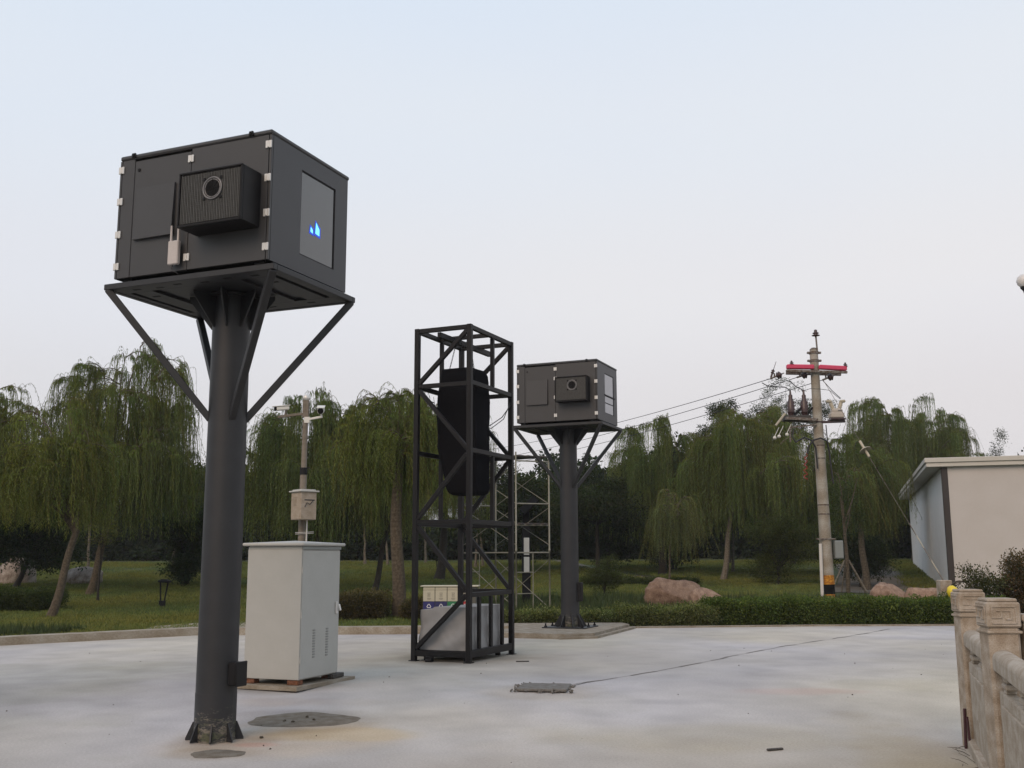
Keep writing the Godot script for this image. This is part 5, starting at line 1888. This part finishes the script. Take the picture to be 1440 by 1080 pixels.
# ------------------------------------------------------------------ utility pole
func build_utility_pole() -> void:
	var o := Vector3(10.53, 0.0, -35.5)
	var t := thing("utility_pole", "grey concrete utility pole with a red-covered crossarm and yellow and black bands at its foot", "utility pole", o)
	var p := func(x: float, y: float, z := 0.0) -> Vector3: return Vector3(x - 10.53, y, z)
	var st := S()
	tube(st, [p.call(10.53, -0.1), p.call(10.52, 0.34)], [0.215, 0.212], 24)
	var pole := put("pole", st, M.yellow, t)
	for q in [[0.34, 0.66, M.band_black], [0.66, 0.96, M.yellow]]:
		st = S()
		tube(st, [p.call(10.525, q[0]), p.call(10.52, q[1])], [0.2125, 0.209], 24)
		put("band", st, q[2], pole)
	st = S()
	tube(st, [p.call(10.52, 0.96), p.call(10.50, 3.0), p.call(10.46, 6.0), p.call(10.44, 8.62)], [0.207, 0.19, 0.165, 0.138], 24)
	put("shaft", st, M.utility, pole)
	for y in [2.15, 2.98, 3.29, 4.86, 5.3, 6.1]:
		st = S()
		tube(st, [p.call(10.47 + (6.0 - y) * 0.012, y - 0.025), p.call(10.47 + (6.0 - y) * 0.012, y + 0.025)], [0.222 - y * 0.0085, 0.222 - y * 0.0085], 24)
		put("strap", st, M.brown_insulator if y > 6.0 else M.galvanised, pole)
	for y in [8.24, 8.52]:
		st = S()
		tube(st, [p.call(10.44, y - 0.04), p.call(10.44, y + 0.04)], [0.165, 0.165], 20)
		bar(st, p.call(10.2, y, 0.02), p.call(10.68, y, 0.02), 0.1, 0.07, Vector3.UP, 0.01)
		put("clamp", st, M.galvanised, pole)
	st = S()
	lathe(st, Transform3D(Basis(), p.call(10.44, 8.6)), [[0.14, 0.0], [0.13, 0.05], [0.07, 0.1], [0.0, 0.11]], 20)
	put("cap", st, M.galvanised, pole)
	st = S()
	rod(st, p.call(10.53, 8.55, 0.12), p.call(10.51, 9.12, 0.1), 0.03, 8)
	put("rod", st, M.galvanised, t)
	st = S()
	pin(st, p.call(10.51, 9.08, 0.1), 1.25)
	put("pin_insulator", st, M.brown_insulator, t)
	# crossarm: steel channel under two red covers
	st = S()
	bar(st, p.call(9.40, 7.86, 0.2), p.call(11.49, 7.80, 0.2), 0.1, 0.08, Vector3.UP, 0.008)
	bar(st, p.call(9.5, 7.84, -0.2), p.call(11.4, 7.79, -0.2), 0.1, 0.08, Vector3.UP, 0.008)
	put("crossarm", st, M.galvanised, t)
	for q in [[9.42, 8.0, 10.36, 7.985], [10.53, 7.985, 11.48, 7.93]]:
		st = S()
		bar(st, p.call(q[0], q[1], 0.2), p.call(q[2], q[3], 0.2), 0.17, 0.16, Vector3.UP, 0.03)
		put("arm_cover", st, M.red_cover, t)
	for q in [[9.6, 8.06], [11.44, 7.99]]:
		st = S()
		pin(st, p.call(q[0], q[1], 0.2), 0.8)
		put("pin_insulator", st, M.brown_insulator, t)
	# strain insulators below the arm, pulling left and away
	for q in [[9.38, 7.82, 9.19, 7.74, 8.90, 7.62], [10.28, 7.79, 10.07, 7.74, 9.81, 7.66], [11.15, 7.76, 10.96, 7.67, 10.69, 7.57]]:
		var a: Vector3 = p.call(q[0], q[1], 0.0)
		var m: Vector3 = p.call(q[2], q[3], 0.0)
		var e: Vector3 = p.call(q[4], q[5], 0.0)
		st = S()
		var d := (e - m).normalized()
		var B := Basis(d.cross(Vector3.BACK).normalized(), d, Vector3.BACK)
		lathe(st, Transform3D(B, m - d * 0.1), [[0.02, -0.03], [0.05, 0.0], [0.125, 0.05], [0.13, 0.07], [0.06, 0.09], [0.12, 0.12], [0.125, 0.14], [0.05, 0.18], [0.02, 0.2]], 18)
		put("strain_insulator", st, M.brown_insulator, t)
		st = S()
		rod(st, a, m - d * 0.1, 0.02, 8)
		bar(st, m + d * 0.09, e, 0.07, 0.06, Vector3.UP, 0.015)
		bar(st, m + d * 0.16 + Vector3(0, 0.03, 0), m + d * 0.18 + Vector3(0.02, 0.14, 0), 0.04, 0.05, Vector3.RIGHT, 0.01)
		put("strain_clamp", st, M.galvanised, t)
	st = S()
	rod(st, p.call(8.92, 7.66), p.call(8.99, 7.86), 0.035, 8)
	lathe(st, Transform3D(Basis(Vector3(0, 0, 1), -0.35), p.call(8.97, 7.8)), [[0.03, 0.0], [0.07, 0.03], [0.03, 0.07], [0.07, 0.1], [0.03, 0.14], [0.012, 0.16], [0.008, 0.45]], 10)
	put("arrester", st, M.brown_insulator, t)
	# left bracket with switchgear
	st = S()
	bar(st, p.call(9.3, 6.22, 0.2), p.call(10.4, 6.16, 0.2), 0.12, 0.1, Vector3.UP, 0.01)
	bar(st, p.call(9.3, 6.22, -0.25), p.call(10.4, 6.16, -0.25), 0.12, 0.1, Vector3.UP, 0.01)
	bar(st, p.call(9.4, 5.9, 0.18), p.call(10.35, 6.0, 0.18), 0.05, 0.05, Vector3.UP, 0.006)
	bar(st, p.call(9.44, 5.9, 0.18), p.call(9.44, 5.4, 0.18), 0.05, 0.05, Vector3.RIGHT, 0.006)
	put("bracket", st, M.galvanised, t)
	st = S()
	box2(st, p.call(9.3, 6.17, -0.2), p.call(10.2, 6.33, 0.15), 0.02)
	put("switch_base", st, M.wood_grey, t)
	for x in [9.56, 10.02]:
		st = S()
		lathe(st, Transform3D(Basis(), p.call(x, 6.33, 0.0)), [[0.09, 0.0], [0.11, 0.1], [0.14, 0.12], [0.1, 0.16], [0.15, 0.22], [0.11, 0.26], [0.15, 0.34], [0.11, 0.38], [0.14, 0.46], [0.09, 0.52], [0.07, 0.62], [0.075, 0.7], [0.04, 0.74], [0.025, 0.9]], 14)
		put("switch_insulator", st, M.brown_insulator, t)
	st = S()
	bar(st, p.call(9.65, 6.34, 0.02), p.call(9.92, 6.62, 0.02), 0.07, 0.08, Vector3.UP, 0.015)
	bar(st, p.call(10.1, 6.36, 0.02), p.call(10.3, 6.62, 0.02), 0.06, 0.07, Vector3.UP, 0.015)
	put("switch_lever", st, M.lamp_black, t)
	st = S()
	bar(st, p.call(8.93, 5.95, 0.3), p.call(9.28, 6.38, 0.3), 0.07, 0.07, Vector3.UP, 0.015)
	put("fuse_tube", st, M.porcelain, t)
	for q in [[8.91, 5.55], [9.06, 5.6], [9.33, 5.66]]:
		st = S()
		lathe(st, Transform3D(Basis(), p.call(q[0], q[1] - 0.06, 0.2)), [[0.0, 0.0], [0.045, 0.015], [0.065, 0.06], [0.045, 0.105], [0.0, 0.12]], 12)
		rod(st, p.call(q[0], q[1] + 0.05, 0.2), p.call(q[0] + 0.16, q[1] + 0.36, 0.2), 0.012, 6)
		put("white_knob", st, M.white_paint, t)
	# right: small beige transformer on a bracket
	st = S()
	bar(st, p.call(10.45, 6.09, 0.1), p.call(11.36, 6.12, 0.1), 0.08, 0.08, Vector3.UP, 0.008)
	put("bracket", st, M.brown_insulator, t)
	st = S()
	box2(st, p.call(10.86, 6.22, -0.15), p.call(11.32, 6.42, 0.25), 0.04)
	box2(st, p.call(10.92, 6.38, -0.12), p.call(11.28, 6.56, 0.22), 0.07)
	var tr := put("transformer", st, M.beige_metal, t)
	st = S()
	box2(st, p.call(10.84, 6.16, -0.17), p.call(11.34, 6.222, 0.27), 0.01)
	put("base", st, M.brown_insulator, tr)
	st = S()
	box2(st, p.call(11.1, 6.46, 0.215), p.call(11.24, 6.5, 0.224), 0.003)
	put("nameplate", st, M.mark_grey, tr)
	for q in [[10.99, 6.55, 10.86, 6.92, -0.1], [11.2, 6.55, 11.31, 6.92, 0.1]]:
		st = S()
		var a: Vector3 = p.call(q[0], q[1], 0.05)
		var d: Vector3 = (p.call(q[2], q[3], 0.05) - a).normalized()
		lathe(st, Transform3D(Basis(d.cross(Vector3.BACK).normalized(), d, Vector3.BACK), a - d * 0.02), [[0.07, 0.0], [0.08, 0.04], [0.055, 0.06], [0.08, 0.1], [0.055, 0.12], [0.08, 0.16], [0.055, 0.18], [0.075, 0.22], [0.06, 0.25]], 14)
		bbox(st, Transform3D(Basis(Vector3(0, 0, 1), q[4]), a + d * 0.28 + Vector3(-signf(q[4]) * -0.04, 0, 0)), Vector3(0.2, 0.1, 0.12), 0.03)
		put("bushing", st, M.porcelain, tr)
	# black cable loops, conduit, control box
	st = S()
	tube(st, [p.call(9.98, 5.0, 0.25), p.call(10.03, 5.25, 0.25), p.call(10.2, 5.46, 0.27), p.call(10.45, 5.53, 0.27), p.call(10.66, 5.43, 0.25), p.call(10.73, 5.1, 0.2), p.call(10.78, 4.6, 0.15), p.call(10.83, 4.0, 0.15)], [0.03], 8)
	tube(st, [p.call(9.6, 5.4, 0.2), p.call(9.9, 5.56, 0.22), p.call(10.15, 5.45, 0.24), p.call(10.28, 5.2, 0.22), p.call(10.31, 4.5, 0.2)], [0.028], 8)
	tube(st, [p.call(10.70, 6.0, 0.1), p.call(10.71, 5.4, 0.16), p.call(10.79, 4.6, 0.17)], [0.018], 8)
	tube(st, [p.call(9.57, 5.85, 0.2), p.call(9.50, 5.6, 0.2), p.call(9.6, 5.42, 0.2)], [0.024], 8)
	put("cable", st, M.cable, t)
	st = S()
	tube(st, [p.call(8.6, 7.48), p.call(8.8, 7.36, 0.02), p.call(9.1, 7.33, 0.05), p.call(9.4, 7.31, 0.05), p.call(9.55, 7.2, 0.02), p.call(9.57, 7.05)], [0.016], 6)
	tube(st, [p.call(9.55, 7.55), p.call(9.75, 7.35, 0.02), p.call(9.95, 7.24, 0.02), p.call(10.02, 7.1)], [0.016], 6)
	tube(st, [p.call(10.05, 7.2), p.call(10.2, 7.24, 0.2), p.call(10.5, 7.22, 0.24), p.call(10.85, 7.18, 0.2), p.call(11.05, 7.05, 0.1), p.call(11.25, 6.9, 0.05)], [0.009], 6)
	tube(st, [p.call(10.69, 7.57), p.call(11.0, 7.2), p.call(11.27, 6.92, 0.05)], [0.012], 6)
	put("jumper_wire", st, M.cable, t)
	st = S()
	var pts := []
	for k in 15:
		pts.append(p.call(9.93 + sin(k * 1.9) * 0.07 - k * 0.004, 5.0 - k * 0.062, 0.25 + cos(k * 2.3) * 0.04))
	tube(st, pts, [0.016], 6)
	put("red_cord", st, M.red_cord, t)
	st = S()
	rod(st, p.call(10.26, -0.05, 0.16), p.call(10.29, 2.0, 0.16), 0.055, 12)
	put("conduit", st, M.pvc, t)
	st = S()
	bar(st, p.call(10.15, 2.15, 0.18), p.call(10.8, 2.15, 0.18), 0.05, 0.05, Vector3.UP, 0.006)
	put("box_bracket", st, M.galvanised, t)
	st = S()
	box2(st, p.call(10.76, 1.5, -0.05), p.call(11.04, 2.1, 0.2), 0.015)
	var cb := put("control_box", st, M.grey_box, t)
	st = S()
	box2(st, p.call(10.775, 1.53, 0.2005), p.call(11.025, 2.07, 0.212), 0.005)
	put("box_door", st, M.grey_box, cb)


func pin(st: SurfaceTool, at: Vector3, k: float) -> void:
	lathe(st, Transform3D(Basis().scaled(Vector3.ONE * k), at), [[0.02, -0.06], [0.025, 0.0], [0.11, 0.02], [0.11, 0.035], [0.04, 0.06], [0.09, 0.085], [0.085, 0.1], [0.035, 0.13], [0.05, 0.15], [0.03, 0.19], [0.0, 0.2]], 14)


func build_lines() -> void:
	var ends := [[Vector3(8.9, 7.62, -35.5), Vector3(-9.8, 10.3, -90.0), 0.85, "uppermost of the three overhead lines that run from the utility pole behind the far cabin"], [Vector3(9.81, 7.66, -35.5), Vector3(-9.8, 9.0, -90.0), 0.75, "middle one of the three overhead lines from the utility pole"], [Vector3(10.69, 7.57, -35.5), Vector3(-9.8, 8.4, -90.0), 0.75, "lowest of the three overhead lines, starting right behind the utility pole's shaft"]]
	for q in ends:
		var st := S()
		var pts := []
		for k in 41:
			var u := k / 40.0
			pts.append(q[0].lerp(q[1], u) - Vector3(0, q[2] * 4.0 * u * (1.0 - u), 0))
		tube(st, pts, [0.012], 6)
		tag(put("overhead_line", st, M.cable), q[3], "power line", "overhead lines from the utility pole")
	# guy wire with its insulator and guard
	var a := Vector3(10.7, 7.6, -35.5)
	var b := Vector3(13.3, 0.0, -31.7)
	var t := thing("guy_wire", "slanting guy wire with a white insulator and a pale guard sleeve, beside the white building", "guy wire", b)
	var st := S()
	rod(st, a - b, Vector3.ZERO, 0.007, 6)
	put("wire", st, M.galvanised, t)
	st = S()
	var d := (a - b).normalized()
	var s := a.lerp(b, 0.335) - b
	rod(st, s + d * 0.32, s - d * 0.32, 0.045, 10)
	var B := Basis(d.cross(Vector3.BACK).normalized(), d, d.cross(Vector3.BACK).normalized().cross(d))
	lathe(st, Transform3D(B, s), [[0.04, 0.04], [0.1, 0.02], [0.2, -0.04], [0.21, -0.06], [0.1, -0.02], [0.04, -0.01]], 18)
	put("insulator", st, M.porcelain, t)
	for k in 5:
		st = S()
		rod(st, a.lerp(b, 0.66 + k * 0.05) - b, a.lerp(b, 0.71 + k * 0.05) - b, 0.014, 8)
		put("guard_sleeve", st, M.porcelain if k % 2 else M.galvanised, t)


# ------------------------------------------------------------------ rocks, lamps and small things
func rock(called: String, label: String, c: Vector3, size: Vector3, sd: int, m: Material, turn := 0.0, cuts := 7) -> void:
	var st := S()
	st.set_smooth_group(1)
	var n := FastNoiseLite.new()
	n.seed = sd
	n.frequency = 0.75
	n.fractal_octaves = 5
	var r2 := RandomNumberGenerator.new()
	r2.seed = sd
	var planes := []
	for i in cuts:
		var v := Vector3(r2.randf_range(-1, 1), r2.randf_range(-0.3, 1), r2.randf_range(-1, 1)).normalized()
		planes.append([v, r2.randf_range(0.62, 0.85)])
	var W := 56
	var H := 32
	var grid := []
	for j in H + 1:
		var row := []
		for i in W:
			var a := TAU * i / W
			var b := PI * j / H
			var d := Vector3(sin(b) * cos(a), cos(b), sin(b) * sin(a))
			var e := Vector3(signf(d.x) * pow(absf(d.x), 0.8), signf(d.y) * pow(absf(d.y), 0.8), signf(d.z) * pow(absf(d.z), 0.8))
			e *= 1.0 + 0.2 * n.get_noise_3dv(d * 1.2) + 0.05 * n.get_noise_3dv(d * 4.0)
			for q in planes:
				var over: float = e.dot(q[0]) - q[1]
				if over > 0.0:
					e -= q[0] * over * 0.8
			row.append(Vector3(e.x * size.x / 2, e.y * size.y * 0.62 + size.y * 0.3, e.z * size.z / 2))
		grid.append(row)
	for j in H:
		for i in W:
			var i2 := (i + 1) % W
			face(st, [grid[j][i], grid[j][i2], grid[j + 1][i2], grid[j + 1][i]], grid[j][i] + grid[j + 1][i2] - Vector3(0, size.y * 0.6, 0))
	var o := put(called, st, m)
	o.position = c
	o.rotation_degrees.y = turn
	tag(o, label, "rock")


func build_small() -> void:
	rock("boulder", "largest boulder, reddish brown, lying behind the clipped hedge between far post and utility pole", Vector3(4.62, 0.02, -30.8), Vector3(1.8, 1.05, 1.25), 51, M.boulder, 6)
	rock("boulder", "smaller round boulder leaning against the right end of the largest boulder", Vector3(5.32, 0.0, -29.2), Vector3(1.05, 0.86, 0.85), 52, M.boulder_pale, -10)
	rock("boulder", "pale pinkish boulder behind the hedge right of the utility pole, before the white building", Vector3(11.6, 0.0, -32.8), Vector3(1.35, 0.85, 1.1), 57, M.boulder_pale, 0)
	rock("boulder", "low long pink boulder continuing the pale boulder towards the white stone block", Vector3(12.5, -0.02, -32.2), Vector3(1.7, 0.72, 0.9), 58, M.boulder_pale, -8)
	rock("flat_rock", "flat pale stone low on the ground left of the largest boulder", Vector3(3.3, -0.06, -29.6), Vector3(1.4, 0.26, 0.8), 54, M.flat_rock, 0, 4)
	for q in [[-22.2, -47.5, 1.9, 1.3, "tall pale grey stone behind the trimmed hedge block, nearest the photo's edge"], [-24.0, -47.0, 1.5, 0.95, "middle pale grey stone behind the trimmed hedge block"], [-19.1, -47.2, 1.7, 0.8, "low wide pale grey stone left of the crooked willow trunk"]]:
		rock("pale_stone", q[4], on(q[0], q[1]), Vector3(q[2], q[3], 1.0), int(q[2] * 100), M.pale_rock)
	# lawn lamps
	for q in [[Vector3(-11.03, 0.0, -33.54), 1.0, "black open-framed lawn lamp on the grass left of the nearer black post"], [on(-3.5, -50.3), 0.95, "black lawn lamp seen through the frame tower's second lowest bay, above the sorting bins"]]:
		var t := thing("lawn_lamp", q[2], "lawn lamp", q[0] - Vector3(0, 0.03, 0), 0.0, "black lawn lamps")
		t.rotation_degrees.z = -3.0 if q[1] == 1.0 else 0.0
		var k: float = q[1]
		var st := S()
		box2(st, Vector3(-0.09, 0, -0.07) * k, Vector3(0.09, 0.3, 0.07) * k, 0.01)
		put("base", st, M.lamp_black, t)
		for s in [-1.0, 1.0]:
			st = S()
			bar(st, Vector3(s * 0.06, 0.29, 0) * k, Vector3(s * 0.12, 0.86, 0) * k, 0.04 * k, 0.05 * k, Vector3.BACK, 0.005)
			put("leg", st, M.lamp_black, t)
		st = S()
		box2(st, Vector3(-0.17, 0.86, -0.12) * k, Vector3(0.17, 0.93, 0.12) * k, 0.015)
		box2(st, Vector3(-0.1, 0.931, -0.08) * k, Vector3(0.1, 0.965, 0.08) * k, 0.01)
		put("head", st, M.lamp_black, t)
	# cover slab of the manhole
	var c := thing("manhole_cover", "grey concrete cover slab with a chipped rim, lying in the middle of the plaza", "manhole cover", Vector3(0.39, pl(-13.45), -13.45), -9.0)
	var st := S()
	box2(st, Vector3(-0.31, 0.0, -0.3), Vector3(0.31, 0.034, 0.3), 0.008)
	put("slab", st, M.cover_slab, c)
	st = S()
	for i in 34:
		var e := i % 4
		var u := rng.randf_range(-0.33, 0.33)
		var pp: Vector3 = [Vector3(u, 0.012, 0.335), Vector3(0.345, 0.012, u), Vector3(u, 0.012, -0.33), Vector3(-0.345, 0.012, u)][e]
		bbox(st, Transform3D(Basis(rv(), rng.randf() * TAU), pp + Vector3(rng.randf_range(-0.03, 0.03), 0, rng.randf_range(-0.03, 0.03))), Vector3(rng.randf_range(0.02, 0.07), 0.018, rng.randf_range(0.015, 0.045)), 0.004)
	put("rubble", st, M.cover_slab, c)
	# grit, pebbles and scraps on the paving
	st = S()
	for i in 60:
		var z := -rng.randf_range(6.5, 20.0)
		var x := rng.randf_range(-0.5, 0.42) * -z
		var s := rng.randf_range(0.005, 0.015)
		bbox(st, Transform3D(Basis(rv(), rng.randf() * TAU), Vector3(x, s * 0.3 + pl(z), z)), Vector3(s, s * 0.7, s * 1.3), s * 0.2)
	for q in [Vector3(-2.4, 0.012, -11.4), Vector3(-2.3, 0.012, -11.35), Vector3(-2.2, 0.012, -11.6), Vector3(-2.1, 0.012, -11.45), Vector3(-2.45, 0.01, -10.6)]:
		bbox(st, Transform3D(Basis(rv(), 1.0), q + Vector3(0, pl(q.z), 0)), Vector3(0.03, 0.02, 0.035), 0.006)
	tag(put("pebbles", st, M.twig), "small dark pebbles and grit scattered over the plaza", "pebbles", "", "stuff")
	st = S()
	bbox(st, Transform3D(Basis(Vector3.UP, 0.35), Vector3(2.4, pl(-10.0) + 0.012, -10.0)), Vector3(0.17, 0.018, 0.03), 0.006)
	tag(put("stick", st, M.wood_grey), "short grey stick lying alone on the plaza near the balustrade", "stick")
	st = S()
	bbox(st, Transform3D(Basis(Vector3.UP, 0.2), Vector3(0.15, 0.008, -16.6)), Vector3(0.2, 0.012, 0.06), 0.004)
	tag(put("scrap", st, M.wood_grey), "flat dark scrap on the plaza right of the frame tower's foot", "scrap")
	# white stone block with a coil of hose, and the yellow cap beside it
	st = S()
	box2(st, Vector3(-0.15, 0, -0.15), Vector3(0.15, 1.0, 0.15), 0.02)
	var blk := put("stone_block", st, M.rail_stone)
	blk.position = Vector3(10.95, -0.02, -27.0)
	tag(blk, "small white stone block standing left of the loose rose shrub", "stone block")
	st = S()
	for k in 6:
		ring(st, Transform3D(Basis(Vector3.UP, 0.1 * k - 0.2) * Basis(Vector3(0, 0, 1), k * 0.5), Vector3(0.02 * k, 0, 0.02 * k)).scaled_local(Vector3(0.85, 1.0 + 0.04 * k, 1)), 0.3 + 0.012 * k, 0.012, 28, 6)
	var coil := put("hose_coil", st, M.twig)
	coil.position = Vector3(11.15, 0.66, -26.5)
	tag(coil, "loose dark coil of hose hung before the white stone block", "hose")
	var y := thing("marker_post", "short post with a bright yellow cap beside the last carved stone post", "marker post", Vector3(10.55, -0.02, -25.4))
	st = S()
	rod(st, Vector3.ZERO, Vector3(0, 0.64, 0), 0.03, 10)
	put("stem", st, M.twig, y)
	st = S()
	lathe(st, Transform3D(Basis(Vector3(0, 0, 1), 0.4).scaled(Vector3.ONE * 1.15), Vector3(0, 0.62, 0)), [[0.0, -0.03], [0.09, 0.0], [0.12, 0.08], [0.11, 0.18], [0.06, 0.25], [0.0, 0.27]], 16)
	put("cap", st, M.yellow_cap, y)
	# propped young tree behind the utility pole
	var f := on(12.6, -40.0)
	var t := thing("propped_tree", "thin young tree held by three grey props, right behind the utility pole's control box", "tree", f)
	st = S()
	tube(st, [Vector3.ZERO, Vector3(0.02, 1.2, 0), Vector3(-0.02, 2.4, 0), Vector3(-0.1, 3.6, 0)], [0.085, 0.075, 0.055, 0.025], 10)
	put("trunk", st, M.bark_willow, t)
	for q in [Vector2(-0.75, 0.3), Vector2(0.6, 0.35), Vector2(0.75, -0.3), Vector2(-0.1, -0.5)]:
		st = S()
		rod(st, Vector3(q.x, 0, q.y), Vector3(q.x * 0.12, 1.2, q.y * 0.12), 0.032, 8)
		put("prop", st, M.bark_pale, t)
	st = S()
	for q in [[Vector3(0, 2.6, 0), Vector3(0.55, 4.3, 0.1)], [Vector3(0, 2.4, 0), Vector3(-0.15, 4.6, 0)], [Vector3(0, 2.2, 0), Vector3(0.35, 3.4, -0.2)]]:
		tube(st, [q[0], q[0].lerp(q[1], 0.5) + Vector3(0.05, 0, 0), q[1]], [0.035, 0.025, 0.01], 6)
	put("limbs", st, M.bark_willow, t)
	var where := []
	var tints := []
	var cl := clump_mesh(24, 0.11, 0.06, Color(0.025, 0.04, 0.018), Color(0.06, 0.08, 0.035))
	for i in 40:
		where.append(Transform3D(Basis(rv(), rng.randf() * TAU).scaled(Vector3.ONE * 0.7), Vector3(rng.randf_range(-0.7, 0.8), rng.randf_range(2.0, 4.3), rng.randf_range(-0.6, 0.6))))
		tints.append(tint(0.7, 1.2))
	swarm("crown", cl, where, tints, M.leaf, t)
	# globe lamp at the edge of the photo
	var g := thing("globe_lamp", "round white globe lamp cut off by the photo's edge, high against the sky", "street lamp", Vector3(10.14, 0, -20.0))
	st = S()
	lathe(st, Transform3D(Basis(), Vector3(-0.05, 6.93, 0)), [[0.0, -0.14], [0.06, -0.125], [0.115, -0.075], [0.138, 0.0], [0.115, 0.075], [0.06, 0.125], [0.0, 0.14]], 24)
	put("globe", st, M.globe, g)
	st = S()
	lathe(st, Transform3D(Basis(), Vector3(-0.05, 6.78, 0)), [[0.02, -0.06], [0.07, 0.0], [0.075, 0.03], [0.0, 0.035]], 14)
	put("cup", st, M.lamp_black, g)
	st = S()
	tube(st, [Vector3(0.6, 0, 0), Vector3(0.6, 6.2, 0)], [0.09, 0.06], 12)
	tube(st, [Vector3(0.6, 6.1, 0), Vector3(0.35, 6.25, 0), Vector3(0.05, 6.4, 0), Vector3(-0.05, 6.74, 0)], [0.03], 8)
	put("post", st, M.lamp_black, g)
